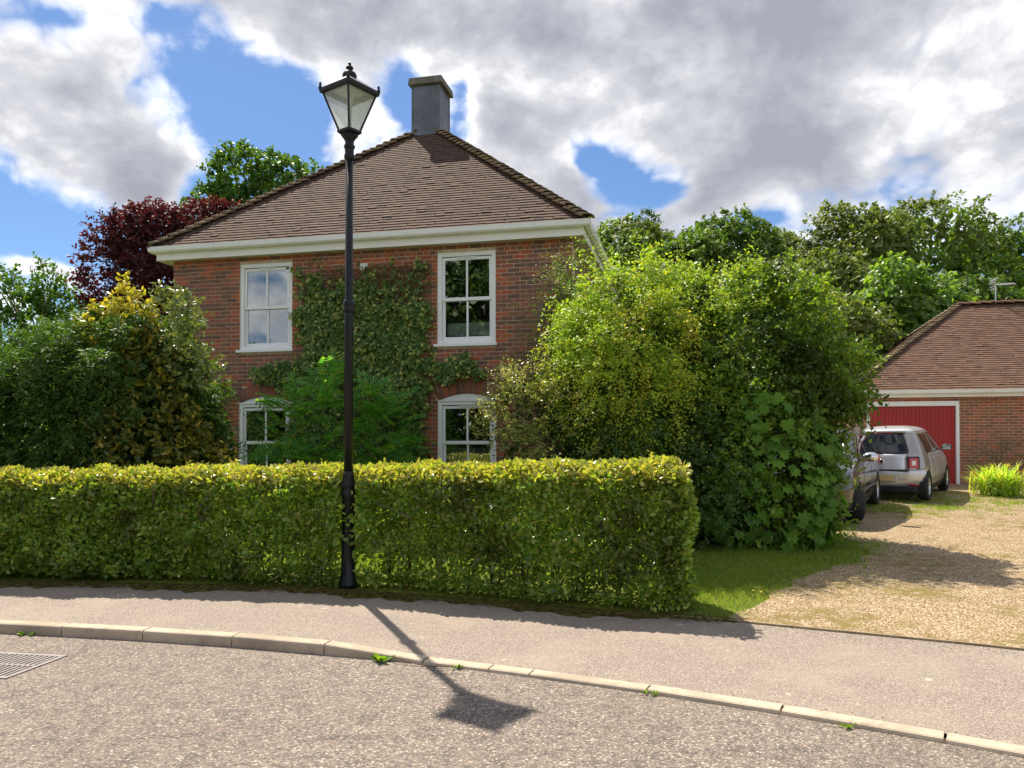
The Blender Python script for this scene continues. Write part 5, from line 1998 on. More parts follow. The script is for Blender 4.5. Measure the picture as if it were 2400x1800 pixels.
# runners that stray over the brick
Pr = []
for i in range(46):
    if i % 2:
        u0, z0, du, dz = rng.uniform(2.7, 5.1), 4.6, rng.normal(0, .05), rng.uniform(.03, .06)
    else:
        sgn = rng.choice([-1, 1])
        u0, z0, du, dz = (2.65 if sgn < 0 else 5.1), rng.uniform(2.6, 4.6), sgn * rng.uniform(.02, .05), rng.normal(.02, .03)
    for j in range(int(rng.integers(5, 11))):
        uu, zz = u0 + du * j + rng.normal(0, .02), z0 + dz * j + rng.normal(0, .02)
        if any(w[0] - .03 < uu < w[1] + .03 and w[2] - .08 < zz < w[3] + .03 for w in WIN) or zz > 5.08:
            continue
        Pr.append(to_world((HX, HY), uu, -.012 - rng.random() * .02, zz))
Pr = np.array(Pr)
add_leaves(ivy, Pr, -DN + rng.normal(0, .3, Pr.shape), np.array([0, 0, -1.0]) + rng.normal(0, .6, Pr.shape), rng.uniform(.04, .075, len(Pr)), IVYL, ML_IVY, rest='runners')
# dry tangle near the top
nT = 2600
u = rng.uniform(3.3, 5.1, nT)
z = rng.uniform(4.0, 4.85, nT)
Pw = np.array([HX, HY, 0]) + u[:, None] * DX + (-rng.random(nT) * .09 - .01)[:, None] * DN + z[:, None] * np.array([0, 0, 1.0])
add_leaves(ivy, Pw, -DN + rng.normal(0, .5, Pw.shape), rng.normal(0, 1, Pw.shape), rng.uniform(.05, .13, nT), (NARROW[0] * np.array([.35, 1, 1]), NARROW[1]), ML_DEAD, rest='dry_twigs')

# ------------------------------------------------------------------ feathery fronded shrub under the ivy
fs = plant('fronded_shrub', 'shrub with long green feathery fronds in front of the ivy wall', 'shrub', -3.1, 13.0)
bl = [(-3.0, 13.0, 1.7, .95, .55, 1.05), (-3.4, 12.95, 1.3, .50, .45, .8), (-2.3, 13.0, 1.6, .45, .45, .9), (-2.7, 13.1, 2.3, .55, .4, .5)]
C, Nf = blob_points(bl, 360, .62, 1.0)
k = Nf[:, 1] < .6
C, Nf = C[k], Nf[k]
D = Nf * .8 + np.array([0, -.15, .15]) + rng.normal(0, .35, C.shape)
add_leaves(fs, C, np.array([0, -.35, 1.0]) + Nf * .5 + rng.normal(0, .3, C.shape), D, rng.uniform(.38, .66, len(C)), FROND, ML_FERN, 290, name='frond', rest='inner_fronds')
stems(fs, 'stems', (-3.0, 13.05, tz(-3, 13)), [(b[0] + rng.uniform(-.2, .2), b[1], b[2] + .3) for b in bl for _ in range(3)], .022)

# ------------------------------------------------------------------ shrubs left of the house
sh = plant('feathery_shrub', 'broad rounded dark green shrub with fine feathery leaves behind the hedge', 'shrub', -6.7, 11.4)
bl = [(-6.3, 11.4, 1.75, 1.5, 1.1, 1.65), (-7.25, 11.4, 1.4, .9, 1.0, 1.45), (-5.8, 11.3, 2.75, .95, .9, .75), (-6.7, 11.5, 2.5, .95, .9, .80), (-4.95, 11.8, 1.5, .58, .6, 1.25), (-5.25, 11.9, 2.5, .65, .6, .90)]
C, Nf = blob_points(bl, 6000, .72, 1.05, .14, clump=330, sig=.20)
Pq, Nq, Tq, Sq = sprays(C, Nf, .26, 11, .095, up=.10, jit=.45, droop=.55, zmin=over_ground, flat=.6)
add_leaves(sh, Pq, Nq, Tq, Sq, NARROW, ML_ACER)
C, Nf = blob_points([(b[0], b[1], b[2], b[3] * .8, b[4] * .8, b[5] * .8) for b in bl], 2600, .5, 1.0)
Pq, Nq, Tq, Sq = sprays(C, Nf, .25, 6, .14, zmin=over_ground)
add_leaves(sh, Pq, Nq, Tq, Sq, DIAM, ML_ACER, rest='inner_foliage')
stems(sh, 'stems', (-6.5, 11.5, tz(-6.5, 11.5)), [(b[0], b[1], b[2] + .4) for b in bl for _ in range(2)], .04)

sh = plant('variegated_laurel', 'yellow-splashed laurel shrub with golden tip beside the left house corner', 'shrub', -5.3, 11.5)
bl = [(-5.15, 11.1, 1.4, .75, .65, 1.05), (-5.3, 11.2, 2.5, .42, .4, .75), (-4.7, 11.2, 1.1, .45, .5, .8)]
C, Nf = blob_points(bl, 1250, .8, 1.05, .12)
Pq, Nq, Tq, Sq = sprays(C, Nf, .2, 8, .105, up=.7, jit=.4, droop=.05, side=.75, zmin=over_ground)
add_leaves(sh, Pq, Nq, Tq, Sq, OVAL, ML_LAUREL, 240)
bl = [(-5.55, 11.3, 3.35, .28, .3, .42), (-5.6, 11.3, 3.75, .09, .1, .28), (-5.9, 11.25, 3.35, .25, .25, .25), (-5.6, 11.1, 3.0, .3, .25, .3)]
C, Nf = blob_points(bl, 190, .7, 1.05)
Pq, Nq, Tq, Sq = sprays(C, Nf, .18, 8, .10, up=.8, jit=.35, droop=.0)
add_leaves(sh, Pq, Nq, Tq, Sq, OVAL, ML_YELLOW, 30, rest='golden_tip')
bl = [(-4.95, 11.35, 3.35, .36, .3, .5), (-4.75, 11.3, 2.75, .4, .3, .35)]
C, Nf = blob_points(bl, 240, .7, 1.05)
Pq, Nq, Tq, Sq = sprays(C, Nf, .18, 8, .085, up=.8, jit=.35, droop=.0)
add_leaves(sh, Pq, Nq, Tq, Sq, OVAL, ML_GLOSS, 28, rest='glossy_shoots')
stems(sh, 'stems', (-5.25, 11.5, tz(-5.25, 11.5)), [(-5.5, 11.3, 3.9), (-5.0, 11.35, 3.5), (-5.6, 11.2, 2.6), (-4.7, 11.3, 1.8), (-5.2, 11.2, 2.4)], .035)

sh = plant('grey_green_shrub', 'grey-green bush past the feathery shrub near the boundary', 'shrub', -10.2, 15.6)
bl = [(-10.4, 15.5, 1.9, 1.5, 1.2, 1.5), (-9.2, 14.6, 1.6, .9, .8, 1.2)]
C, Nf = blob_points(bl, 1500, .75, 1.05, .12)
Pq, Nq, Tq, Sq = sprays(C, Nf, .28, 9, .10, zmin=over_ground)
add_leaves(sh, Pq, Nq, Tq, Sq, DIAM, ML_CREAM)
stems(sh, 'stems', (-10.2, 15.6, tz(-10, 15.6)), [(-10.4, 15.5, 2.8), (-9.3, 14.7, 2.2), (-10.9, 15.5, 2.4)], .04)

# ------------------------------------------------------------------ the thicket right of the house
sh = plant('mixed_green_shrub', 'huge rounded green shrub between the brick house and the gravel drive', 'shrub', 3.7, 11.9)
bl = [(2.5, 12.1, 2.85, 1.4, 1.1, 1.28), (3.7, 12.0, 2.85, 1.25, 1.1, 1.2), (4.68, 11.8, 2.6, .48, .6, .50), (4.12, 11.8, 2.3, .62, .9, 1.2), (3.45, 11.75, 1.5, 1.2, .95, 1.4), (2.3, 11.8, 1.6, 1.3, .95, 1.5), (4.52, 11.9, 2.8, .58, .7, .66), (3.95, 11.6, 1.2, .70, .8, 1.1)]
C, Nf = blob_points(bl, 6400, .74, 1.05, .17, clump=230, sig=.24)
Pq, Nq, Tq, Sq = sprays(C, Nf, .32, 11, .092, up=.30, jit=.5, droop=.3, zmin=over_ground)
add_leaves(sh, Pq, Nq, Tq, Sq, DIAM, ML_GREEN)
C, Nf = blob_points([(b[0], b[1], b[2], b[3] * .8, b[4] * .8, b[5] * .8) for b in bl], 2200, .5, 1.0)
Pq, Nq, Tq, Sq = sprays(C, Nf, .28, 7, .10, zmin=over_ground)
add_leaves(sh, Pq, Nq, Tq, Sq, DIAM, ML_DARK, rest='inner_foliage')  # inner leaves coloured darker, as shade in the recesses between clumps
stems(sh, 'stems', (3.4, 12.0, tz(3.4, 12)), [(b[0] + rng.uniform(-.3, .3), b[1], b[2] + .5) for b in bl for _ in range(2)], .05)

sh = plant('golden_berberis', 'yellow-green shrub with arching feathery sprays against the house corner', 'shrub', 1.9, 11.6)
bl = [(1.7, 11.4, 3.15, .85, .7, .85), (1.35, 11.2, 2.6, .65, .6, .7), (2.3, 11.8, 3.85, .9, .6, .40), (2.0, 11.1, 2.3, .45, .4, .5)]
C, Nf = blob_points(bl, 1500, .78, 1.08, .18, clump=90, sig=.22)
Pq, Nq, Tq, Sq = sprays(C, Nf, .46, 22, .055, up=.25, jit=.5, droop=.45, side=1.0, flat=.7)
add_leaves(sh, Pq, Nq, Tq, Sq, DIAM, ML_GOLD)
stems(sh, 'stems', (1.9, 11.6, tz(1.9, 11.6)), [(b[0], b[1], b[2] + .3) for b in bl for _ in range(3)], .03)

# long wild shoots that break the outline
C, Nf = blob_points([(2.3, 12.0, 3.45, 1.2, .9, .78), (3.3, 11.9, 3.25, 1.1, .9, .85), (1.5, 11.3, 3.3, .7, .6, .8)], 220, .9, 1.05, .1)
k = (Nf[:, 2] > .15)
C, Nf = C[k], Nf[k]
Pq, Nq, Tq, Sq = sprays(C, Nf, .70, 46, .06, up=.35, jit=.45, droop=.35, side=1.0, flat=.7)
add_leaves(sh, Pq, Nq, Tq, Sq, DIAM, ML_GOLD, rest='long_shoots')
C, Nf = blob_points([(1.55, 11.0, 2.75, .55, .4, .5), (2.05, 10.9, 2.35, .3, .3, .4), (2.0, 11.1, 3.3, .5, .4, .4)], 150, .8, 1.05, .1)
dr = Nf * .6 + np.array([-.1, -.5, -.1])
Pq, Nq, Tq, Sq = sprays(C, Nf, .60, 46, .042, jit=.35, droop=.75, side=1.0, dirs=dr, flat=.8)
add_leaves(sh, Pq, Nq, Tq, Sq, DIAM, ML_YGOLD, rest='drooping_shoots')

sh = plant('dark_sprayed_shrub', 'dark green shrub with pointed sprays leaning on the right house corner', 'shrub', .95, 12.3)
bl = [(.95, 12.25, 3.3, .55, .4, 1.0), (.75, 12.2, 2.6, .35, .35, .5), (1.35, 12.2, 4.2, .6, .4, .45)]
C, Nf = blob_points(bl, 420, .6, 1.0, .2)
dr = np.tile([-.75, -.15, .28], (len(C), 1)) + Nf * .5
Pq, Nq, Tq, Sq = sprays(C, Nf, .55, 24, .05, jit=.4, droop=.15, dirs=dr, flat=.6)
add_leaves(sh, Pq, Nq, Tq, Sq, NARROW, ML_GREEN, rest='sprays')
C, Nf = blob_points([(1.0, 12.3, 2.9, .45, .4, 1.2)], 500, .5, 1.0, .2)
Pq, Nq, Tq, Sq = sprays(C, Nf, .3, 10, .06, jit=.4)
add_leaves(sh, Pq, Nq, Tq, Sq, DIAM, ML_DARK)
stems(sh, 'stems', (1.0, 12.35, tz(1, 12.35)), [(.6, 12.2, 3.6), (1.2, 12.2, 4.3), (.7, 12.2, 2.9)], .03)

sh = plant('small_leaved_shrub', 'twiggy shrub of tiny pale leaves in front of the right ground-floor window', 'shrub', .6, 11.6)
bl = [(.40, 11.6, 1.7, .72, .6, 1.05), (.95, 11.3, 1.7, .65, .55, 1.15), (.15, 11.6, 2.35, .42, .4, .5), (1.5, 11.2, 1.4, .6, .5, .95)]
C, Nf = blob_points(bl, 2700, .78, 1.06, .18, clump=260, sig=.15)
Pq, Nq, Tq, Sq = sprays(C, Nf, .20, 14, .036, up=.35, jit=.5, droop=.1, zmin=over_ground)
add_leaves(sh, Pq, Nq, Tq, Sq, DIAM, ML_CREAM)
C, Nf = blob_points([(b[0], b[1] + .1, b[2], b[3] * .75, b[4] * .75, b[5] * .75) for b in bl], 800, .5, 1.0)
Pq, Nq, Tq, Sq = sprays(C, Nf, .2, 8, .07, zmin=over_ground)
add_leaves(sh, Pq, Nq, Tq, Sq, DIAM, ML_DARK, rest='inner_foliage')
stems(sh, 'stems', (.6, 11.65, tz(.6, 11.65)), [(b[0] + rng.uniform(-.2, .2), b[1], b[2] + .5) for b in bl for _ in range(4)], .015)

sh = plant('glossy_evergreen', 'dark glossy evergreen filling the gap behind the right hedge end', 'shrub', 2.2, 10.9)
bl = [(2.0, 11.0, 1.25, .85, .6, 1.0), (2.7, 10.9, 1.1, .7, .55, .9), (1.45, 11.1, 1.3, .6, .5, .95)]
C, Nf = blob_points(bl, 1500, .75, 1.05, .14)
Pq, Nq, Tq, Sq = sprays(C, Nf, .22, 9, .062, up=.3, jit=.45, droop=.2, zmin=over_ground)
add_leaves(sh, Pq, Nq, Tq, Sq, OVAL, ML_DARK)
stems(sh, 'stems', (2.1, 11.0, tz(2.1, 11.0)), [(b[0], b[1], b[2] + .4) for b in bl for _ in range(2)], .025)

sh = plant('young_sycamore', 'low bushy sycamore with large lobed leaves at the edge of the lawn', 'shrub', 3.6, 10.9)
bl = [(3.75, 10.95, 1.25, .72, .5, 1.0), (4.15, 11.05, 1.45, .42, .45, .9), (3.1, 10.9, .75, .55, .45, .55), (3.55, 10.9, 1.95, .5, .4, .5), (4.2, 11.0, .8, .4, .4, .55)]
C, Nf = blob_points(bl, 620, .85, 1.05, .12)
k = C[:, 2] > over_ground(C) + .05
C, Nf = C[k], Nf[k]
add_leaves(sh, C, Nf * 1.0 + np.array([0, -.15, .35]) + rng.normal(0, .28, C.shape), np.array([0, 0, -.9]) + Nf * .45 + rng.normal(0, .4, C.shape), rng.uniform(.09, .165, len(C)), PALM, ML_SYC, 290)
stems(sh, 'stems', (3.7, 11.0, tz(3.7, 11.0)), [(b[0] + rng.uniform(-.2, .2), b[1], b[2] + .3) for b in bl for _ in range(2)], .02)

# ------------------------------------------------------------------ trees behind
def tree(name, label, x, y, blobs, mat, nspray, nleaf, size, slen, trunk_r, group=None, tmpl=DIAM, limbs=None, base_z=None, lump=.14, fill=.9, **kw):
    tr = plant(name, label, 'tree', x, y, group)
    z0 = tz(x, y) - .1
    q = MB()
    lo = min(b[2] for b in blobs)
    hi = max(b[2] + b[5] * .5 for b in blobs)
    lc = Vector(tr.location)
    pts = [Vector((x, y, z0)) - lc, Vector((x + .1, y, z0 + (lo - z0) * .6)) - lc, Vector((x, y, lo)) - lc, Vector((x - .1, y, hi)) - lc]
    q.tube(pts, [trunk_r, trunk_r * .8, trunk_r * .65, trunk_r * .12], 10)
    for b in blobs:
        for k in range(limbs or 1):
            e = Vector((b[0] + rng.uniform(-.5, .5) * b[3], b[1] + rng.uniform(-.5, .5) * b[4], b[2] + rng.uniform(0, .7) * b[5]))
            s0 = Vector((x, y, z0 + (e.z - z0) * .55))
            q.tube([s0 - lc, s0.lerp(e, .5) + Vector((0, 0, .08 * b[5])) - lc, e - lc], [trunk_r * .42, trunk_r * .25, trunk_r * .07], 6)
    q.build('trunk', M_BARK, tr, True)
    C, Nf = blob_points(blobs, nspray, .80, 1.03, lump)
    Pq, Nq, Tq, Sq = sprays(C, Nf, slen, nleaf, size, **kw)
    add_leaves(tr, Pq, Nq, Tq, Sq, tmpl, mat, rest='crown')
    if fill:
        C, Nf = blob_points([(b[0], b[1], b[2], b[3] * .78, b[4] * .78, b[5] * .78) for b in blobs], int(nspray * fill), .5, 1.0)
        m_ = len(C)
        add_leaves(tr, C, Nf + rng.normal(0, .4, C.shape), rng.normal(0, 1, C.shape), rng.uniform(.8, 1.3, m_) * min(slen * 1.4, size * 1.7), DIAM, mat, rest='inner_crown')
    return tr


def crown_blobs(x, y, top, r, squash=.8, n=13, low=.35):
    """an uneven heap of rounded masses"""
    B = [(x, y, top - r * 1.15, r * .80, r * .8, r * .9)]
    for i in range(n):
        a = 2.4 * i + rng.uniform(-.4, .4)
        f_ = rng.uniform(.0, 1.0)
        rr = r * rng.uniform(.34, .50)
        z = top - rr - f_ * r * 1.7 - .0
        rad = r * (.25 + .62 * min(1, f_ * 1.3))
        B.append((x + rad * math.cos(a), y + rad * .8 * math.sin(a), z, rr * 1.1, rr, rr * squash))
    B.append((x + rng.uniform(-.2, .2) * r, y, top - r * .42, r * .48, r * .45, r * .40))
    B.append((x, y, max(top - r * 2.4, r * .6), r * .95, r * .9, r * .9))
    return B


WOOD = [
    ('rounded_tree', 'rounded woodland tree beside the right end of the house roof', 6.6, 46, 14.9, 3.9, 0),
    ('spreading_tree', 'lower spreading woodland tree next to the dark pine tip', 9.9, 44, 13.6, 3.0, 0),
    ('broad_tree', 'broad lumpy woodland tree left of the dip in the tree line', 12.9, 46, 15.3, 3.8, 2),
    ('distant_tree', 'smaller woodland tree standing in the dip of the tree line', 18.6, 54, 16.3, 3.2, 1),
    ('olive_tree', 'olive-tinted woodland tree rising right of the dip in the tree line', 19.3, 44, 15.1, 3.7, 1),
    ('tall_tree', 'tallest bright green domed woodland tree behind the garage', 24.6, 46, 16.2, 4.7, 0),
    ('dull_tree', 'dull green woodland tree behind the garage aerial', 30.0, 48, 15.4, 4.2, 2),
    ('edge_tree', 'woodland tree past the garage at the far end of the row', 34.0, 47, 15.0, 4.2, 2),
    ('shaded_tree', 'low dark woodland tree just above the garage ridge', 22.0, 37, 9.4, 3.6, 2),
    ('understorey_tree', 'low olive woodland tree above the big rounded shrub', 12.0, 35, 9.6, 2.7, 1),
    ('leaning_tree', 'bushy pale woodland tree between shrub top and drooping-leaved tree', 15.3, 36, 10.4, 2.9, 1),
    ('young_tree', 'low green woodland tree close behind the house side wall', 7.4, 37, 9.8, 3.0, 2),
]
for nm, lb, x, y, top, r, mi in WOOD:
    tree(nm, lb, x, y, crown_blobs(x, y, top, r), ML_WOOD[mi], 2600, 12, .30, .48, .25, 'woodland behind the garden', nb=(.9, .5, .4), up=.25, droop=.25, jit=.4)
# pine tip
tree('pine_tree', 'dark pine tip poking above the woodland', 10.4, 60, [(10.4, 60, 18.3, .9, .9, 1.0), (9.6, 60, 17.6, .9, .8, .7), (11.4, 60, 17.4, 1.0, .8, .7), (10.4, 60, 16.4, 2, 1.8, 1.2)], ML_DARK, 420, 9, .26, .45, .2, 'woodland behind the garden', up=.6)
# big-leaved drooping tree
tree('drooping_tree', 'bright tree with big drooping leaves beside the garage roof', 14.3, 28.5,
     [(14.3, 28.5, 6.6, 1.3, 1.2, 1.1), (14.0, 28.4, 7.6, .7, .6, .7), (15.3, 28.3, 6.9, .8, .7, .8), (13.2, 28.4, 6.2, .9, .8, .8), (14.2, 28.3, 5.2, 1.9, 1.2, 1.1), (16.0, 28.2, 6.1, .9, .7, .6), (12.9, 28.3, 4.7, 1.1, 1, 1)],
     ML_CATALPA, 900, 9, .26, .5, .10, tmpl=OVAL, up=.5, droop=.5, nb=(.7, .5, .35), jit=.35)
tree('willowy_tree', 'small grey-green tree behind the right side of the big shrub', 10.2, 25.5,
     [(10.2, 25.5, 5.6, 1.3, 1.1, 1.1), (11.2, 25.4, 4.8, 1.2, 1, 1.0), (9.3, 25.5, 5.0, 1.1, 1, 1.0), (10.6, 25.3, 3.8, 1.6, 1.1, 1.1), (8.4, 25.5, 4.2, 1.2, 1, 1.2)],
     ML_WOOD[1], 1300, 12, .20, .45, .10, up=.3, droop=.4)
tree('golden_sapling', 'yellow-green sapling just left of the garage roof hip', 12.1, 28.2,
     [(12.1, 28.2, 4.9, 1.1, .8, .9), (11.3, 28.2, 4.2, .9, .7, .8), (12.9, 28.2, 4.0, .9, .7, .8)], ML_GOLD, 800, 12, .16, .4, .06, up=.3)
# copper beech and oak behind the left roof slope
tree('copper_beech', 'dark purple-leaved copper beech behind the left end of the house', -11.3, 24.6,
     [(-11.70, 24.5, 8.0, .90, .9, 1.30), (-10.85, 24.5, 6.5, 1.9, 1.6, 1.9), (-9.75, 24.7, 8.0, 1.35, 1.1, 1.05), (-11.75, 24.5, 5.6, 1.1, 1.1, 1.3), (-10.55, 24.4, 4.6, 2.0, 1.6, 1.5), (-8.95, 24.8, 8.4, .75, .7, .6), (-12.15, 24.4, 4.2, .8, .8, .9)],
     ML_PURPLE, 4200, 13, .14, .36, .2, limbs=2, up=.5, droop=.2, lump=.18)
tree('oak_tree', 'open-crowned oak rising above the left roof slope', -11.0, 34,
     [(-11.8, 34, 13.4, 1.5, 1.2, 1.15), (-9.9, 34, 12.9, 1.35, 1.1, 1.05), (-13.1, 34, 11.6, 1.15, 1, .95), (-8.3, 34.2, 11.9, .85, .8, .75), (-12.0, 34, 11.2, 1.6, 1.3, 1.2), (-10.0, 33.8, 11.0, 1.7, 1.3, 1.3), (-7.0, 34.2, 11.4, .8, .7, .6), (-13.9, 34, 10.2, 1.0, .9, .8), (-11, 34, 9.0, 2.4, 2, 1.4)],
     ML_OAK, 2200, 12, .22, .36, .28, limbs=2, tmpl=DIAM, lump=.22, up=.3, droop=.1, fill=.35)
# pollarded tree at the far left
tr = tree('pollard_tree', 'old pollarded tree with upright shoots near the left boundary', -16.2, 27,
          [(-17.0, 27, 5.6, .9, .8, 1.5), (-16.1, 27, 6.6, .40, .4, 1.1), (-15.3, 27, 5.6, .55, .5, 1.1), (-17.6, 27, 6.6, .45, .4, 1.0), (-14.6, 27, 4.9, .6, .5, .8), (-16.2, 27, 3.9, 1.6, 1.2, 1.0)],
          ML_OAK, 900, 11, .18, .45, .22, limbs=3, up=1.2, droop=.0, fill=.2)
tree('boundary_tree', 'leafy tree farther left along the garden boundary', -19.8, 26, crown_blobs(-19.8, 26, 7.2, 2.3), ML_WOOD[1], 1500, 11, .22, .45, .22, up=.4)
# trees across the road, seen only in the window glass
tree('street_tree', 'large leafy tree across the road, mirrored in the upstairs glass', -13.5, -10.5, crown_blobs(-13.5, -10.5, 14.0, 5.2), ML_DARK, 2000, 11, .45, .7, .35, nb=(.9, .5, .4))
tree('verge_tree', 'lower leafy tree across the road, mirrored in the left upstairs glass', -23.5, -4.5, crown_blobs(-23.5, -4.5, 6.6, 3.0), ML_OAK, 1000, 11, .40, .6, .3, nb=(.9, .5, .4))

# ------------------------------------------------------------------ small plants
# day lilies by the garage wall
lx, ly = 10.85, 17.35
li = plant('day_lily_clump', 'bright clump of arching day lily leaves with orange flowers by the garage', 'plant', lx, ly)
lz = tz(lx, ly)
nB = 900
V, F = [], []
base = np.stack([lx + rng.normal(0, .17, nB), ly + rng.normal(0, .15, nB)], -1)
for i in range(nB):
    a = rng.uniform(0, 6.283)
    L = rng.uniform(.6, 1.15)
    bend = rng.uniform(.45, 1.15)
    w = rng.uniform(.009, .016)
    dx, dy = math.cos(a), math.sin(a)
    b0 = len(V)
    for j in range(6):
        t_ = j / 5
        ht_ = L * (t_ - bend * .62 * t_ ** 2.4)
        out = L * bend * .62 * t_ ** 1.4
        ww = w * (1 - t_ ** 2) + .001
        px_, py_ = base[i, 0] + dx * out, base[i, 1] + dy * out
        z_ = lz + max(ht_, .03)
        V += [(px_ - dy * ww - lx, py_ + dx * ww - ly, z_ - lz), (px_ + dy * ww - lx, py_ - dx * ww - ly, z_ - lz)]
    for j in range(5):
        F.append((b0 + 2 * j, b0 + 2 * j + 1, b0 + 2 * j + 3, b0 + 2 * j + 2))
stuff(link('leaf_blades', mesh_np('leaf_blades', np.array(V), np.array(F), ML_LILY), li))
fm = MB()
pv, pf = [], []
for k in range(6):
    a = k * math.pi / 3
    ca, sa = math.cos(a), math.sin(a)
    b0 = len(pv)
    for (r_, w_, z_) in ((.004, .004, 0), (.03, .014, .04), (.062, .012, .052), (.075, .002, .045)):
        pv += [(r_ * ca - w_ * sa, r_ * sa + w_ * ca, z_), (r_ * ca + w_ * sa, r_ * sa - w_ * ca, z_)]
    for j in range(3):
        pf.append((b0 + 2 * j, b0 + 2 * j + 1, b0 + 2 * j + 3, b0 + 2 * j + 2))
flm = mesh_np('flower', np.array(pv), np.array(pf), ML_FLOWER)
for i in range(13):
    o = link('flower', flm, li)
    a, r_ = rng.uniform(0, 6.283), rng.uniform(.1, .55)
    o.location = (r_ * math.cos(a), r_ * math.sin(a) - .1, rng.uniform(.50, .72) - r_ * .35)
    o.rotation_euler = (rng.uniform(-.9, .3), rng.uniform(-.5, .5), rng.uniform(0, 6))
C, Nf = blob_points([(lx - .2, ly - .35, lz + .12, .4, .25, .18), (lx + .75, ly, lz + .15, .4, .3, .2)], 260, .6, 1.0)
Pq, Nq, Tq, Sq = sprays(C, Nf, .12, 7, .04, zmin=over_ground)
add_leaves(li, Pq, Nq, Tq, Sq, OVAL, ML_GREEN, rest='low_foliage')
# wispy shrub behind the lilies
ws = plant('wispy_wall_shrub', 'thin wispy shrub against the garage wall behind the day lilies', 'shrub', 12.0, 19.2)
C, Nf = blob_points([(12.0, 19.2, 1.25, .55, .3, .55), (12.9, 19.0, 1.1, .5, .3, .45)], 330, .3, 1.05, .2)
Pq, Nq, Tq, Sq = sprays(C, Nf, .25, 9, .05, up=.6, zmin=over_ground)
add_leaves(ws, Pq, Nq, Tq, Sq, NARROW, ML_DARK)
stems(ws, 'stems', (12.2, 19.25, tz(12.2, 19.25)), [(11.8, 19.2, 1.6), (12.2, 19.2, 1.7), (12.9, 19.0, 1.5)], .01)

# weeds in the gutter
def weed(label, x, y, z, n, size, spread):
    w = thing('gutter_weed', label, 'weed', (x, y, z))
    a = rng.uniform(0, 6.283, n)
    T_ = np.stack([np.cos(a), np.sin(a), rng.uniform(.15, 1.1, n)], -1)
    P_ = np.array([x, y, z + .005]) + np.stack([np.cos(a), np.sin(a), np.zeros(n)], -1) * rng.uniform(0, spread, n)[:, None]
    P_[:, 1] = np.minimum(P_[:, 1], float(kerb_y(x)) - .004)
    T_[:, 1] = -np.abs(T_[:, 1]) * .8 + .1
    add_leaves(w, P_, np.array([0, -.2, 1.0]) + rng.normal(0, .3, (n, 3)), T_, size * rng.uniform(.6, 1.2, n), OVAL, ML_WEED, n, rest='leaves')
    return w


weed('largest bright green weed growing at the foot of the dropped kerb', -1.02, float(kerb_y(-1.02)) - .03, 0, 22, .075, .05)
weed('leafy weed at the foot of the full-height kerb near the drain', -4.30, float(kerb_y(-4.30)) - .03, 0, 11, .075, .04)
weed('tiny weed between lamp shadow and half-length kerb stone', -.42, float(kerb_y(-.42)) - .02, 0, 8, .045, .03)
weed('tiny weed in the joint below the low kerb past the lantern shadow', .93, float(kerb_y(.93)) - .02, 0, 8, .045, .05)
weed('small weed at the low kerb beside the drive entrance', 2.02, float(kerb_y(2.02)) - .02, 0, 9, .045, .05)
tw = MB()
kx0 = -.93
tw.tube([(x, float(kerb_y(x)) - .035 - .03 * math.sin(i / 7 * 3.14), .05 - .04 * math.sin(i / 7 * 2.2)) for i, x in enumerate(np.linspace(-.93, -.48, 8))], .0045, 5)
tag(tw.build('dry_twig', M_TWIG), 'thin dry curved twig lying in the gutter beside the bright weed', 'twig')

# lawn blades beside the drive and behind the hedge
def blades(n, xr_, yr_, mask, h):
    x = rng.uniform(*xr_, n)
    y = rng.uniform(*yr_, n)
    k = mask(x, y)
    x, y = x[k], y[k]
    z = terrain(x, y)
    P_ = np.stack([x, y, z], -1)
    T_ = np.stack([rng.normal(0, .45, len(x)), rng.normal(0, .45, len(x)), np.ones(len(x))], -1)
    return P_, T_, h * rng.uniform(.5, 1.3, len(x))


def on_lawn(x, y):
    gx = np.interp(y, GB[:, 1], GB[:, 0])
    d = gx - x
    return (y > back_y(x) + .12) & (d > -.12) & (rng.random(len(x)) < np.clip(.12 + (d + .1) * 1.1, 0, 1)) & ~((x < HX1 + .1) & (y < hedge_pt(np.minimum(x, HX1), 1.0)))


lawn = thing('lawn_grass', 'short green grass of the lawn beside the gravel drive', 'grass', (2.8, 9, .14))
stuff(lawn)
P1, T1, S1 = blades(52000, (1.5, 5.2), (7.3, 11.2), on_lawn, .045)
P2, T2, S2 = blades(26000, (-7, 1.7), (9.0, 11.0), lambda x, y: y > hedge_pt(x, 1.0) + .02, .06)
Pq, Tq, Sq = np.concatenate([P1, P2]), np.concatenate([T1, T2]), np.concatenate([S1, S2])
BL = (np.array([(-.09, 0, 0), (.09, 0, 0), (.0, 1, .1)]), np.array([(0, 1, 2)]))
stuff(add_leaves(lawn, Pq, rng.normal(0, 1, Pq.shape), Tq, Sq, BL, ML_BLADE, rest='blades'))
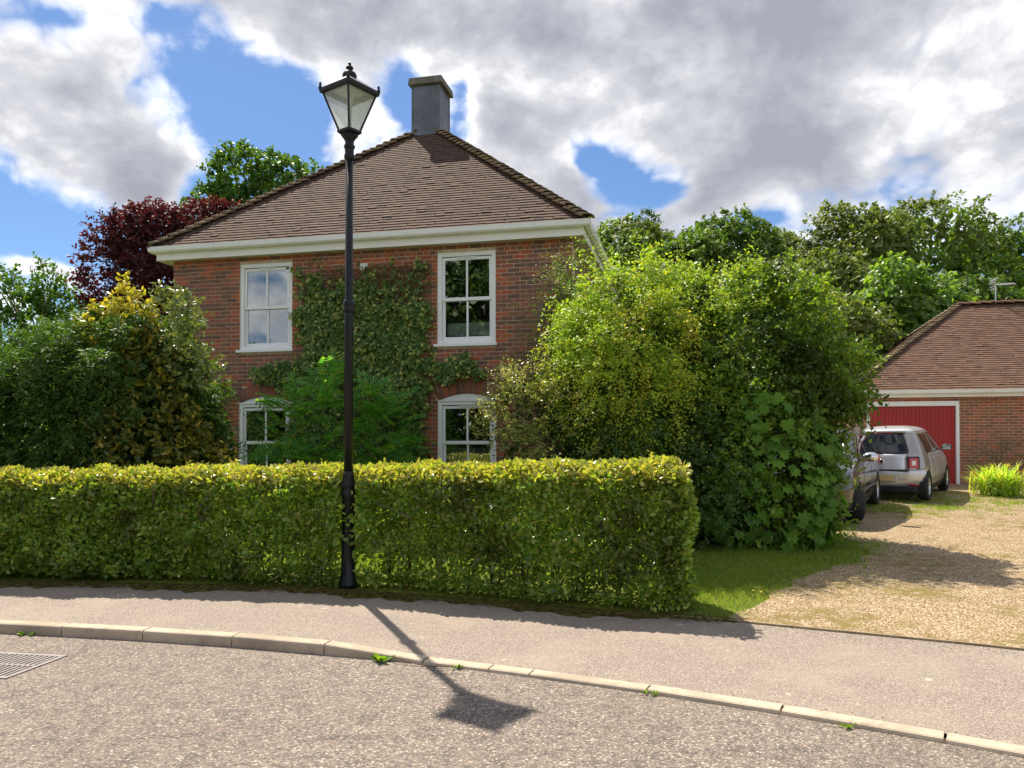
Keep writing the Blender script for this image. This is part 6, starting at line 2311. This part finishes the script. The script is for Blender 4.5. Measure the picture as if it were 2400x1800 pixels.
# rough grass tufts on the drive round the cars
gt = thing('drive_grass', 'sparse grass tufts growing through gravel round the parked cars', 'grass', (8.0, 15.5, .45))
stuff(gt)
cx_ = np.concatenate([rng.normal(7.6, 1.2, 190), rng.normal(9.6, 1.2, 170), rng.normal(4.95, .2, 40), rng.normal(4.3, .3, 20)])
cy_ = np.concatenate([rng.normal(15.1, .45, 190), rng.normal(16.4, .6, 170), rng.normal(11.4, .6, 40), rng.normal(9.9, .3, 20)])
k = cx_ > np.interp(cy_, GB[:, 1], GB[:, 0]) - .3
cx_, cy_ = cx_[k], cy_[k]
P_ = np.repeat(np.stack([cx_, cy_], -1), 26, 0) + rng.normal(0, .07, (len(cx_) * 26, 2))
P_ = np.column_stack([P_, terrain(P_[:, 0], P_[:, 1]) + .008])
stuff(add_leaves(gt, P_, rng.normal(0, 1, P_.shape), np.stack([rng.normal(0, .5, len(P_)), rng.normal(0, .5, len(P_)), np.ones(len(P_))], -1), rng.uniform(.03, .075, len(P_)), BL, ML_BLADE, rest='tufts'))
# dandelions and daisies on the lawn
dm = MB().lathe([(.001, 0), (.016, .004), (.013, .010), (.001, .012)], 8)
ym = dm.mesh('flower_head', simple('dandelion_yellow', (.75, .55, .05), .7))
sm_ = MB().tube([(0, 0, 0), (0, 0, .06)], .0025, 4).mesh('stalk', ML_BLADE)
for lb, x, y in (('yellow dandelion nearest the hedge end on the lawn', 1.98, 8.35), ('paired yellow dandelion farther across the lawn, tall', 2.52, 8.15), ('paired yellow dandelion farther across the lawn, short', 2.58, 8.08)):
    d = thing('dandelion', lb, 'flower', (x, y, tz(x, y)))
    o = link('stalk', sm_, d)
    o = link('flower_head', ym, d)
    o.location.z = .058
# loose stones along the kerb and on the footway edge
q = MB()
n = 700
x = rng.uniform(-4.5, 3.0, n)
side_ = rng.random(n) < .55
y = kerb_y(x) + np.where(side_, -rng.exponential(.06, n) - .01, .15 + rng.exponential(.10, n))
z = np.where(side_, 0, kerb_h(x) - .002)
x2 = rng.uniform(2.0, 5.0, 900)
y2 = back_y(x2) - rng.exponential(.12, 900)
z2 = back_z(x2) + .002
x, y, z = np.concatenate([x, x2]), np.concatenate([y, y2]), np.concatenate([z, z2])
s_ = rng.uniform(.0025, .007, len(x))
OCT = np.array([(1, 0, 0), (0, 1, 0), (-1, 0, 0), (0, -1, 0), (0, 0, .8), (0, 0, -.4)])
OF = np.array([(0, 1, 4), (1, 2, 4), (2, 3, 4), (3, 0, 4), (1, 0, 5), (2, 1, 5), (3, 2, 5), (0, 3, 5)])
V = np.stack([x, y, z + s_ * .3], -1)[:, None] + OCT[None] * (s_[:, None] * rng.uniform(.6, 1.3, (len(x), 3)))[:, None]
F = (np.arange(len(x))[:, None, None] * 6 + OF[None]).reshape(-1, 3)
st = link('loose_stones', mesh_np('loose_stones', V.reshape(-1, 3), F, simple('loose_stone', (.38, .30, .22), .9, var=.4, scale=60)))
stuff(tag(st, 'loose gravel stones scattered along kerb and drive edge', 'stones'))
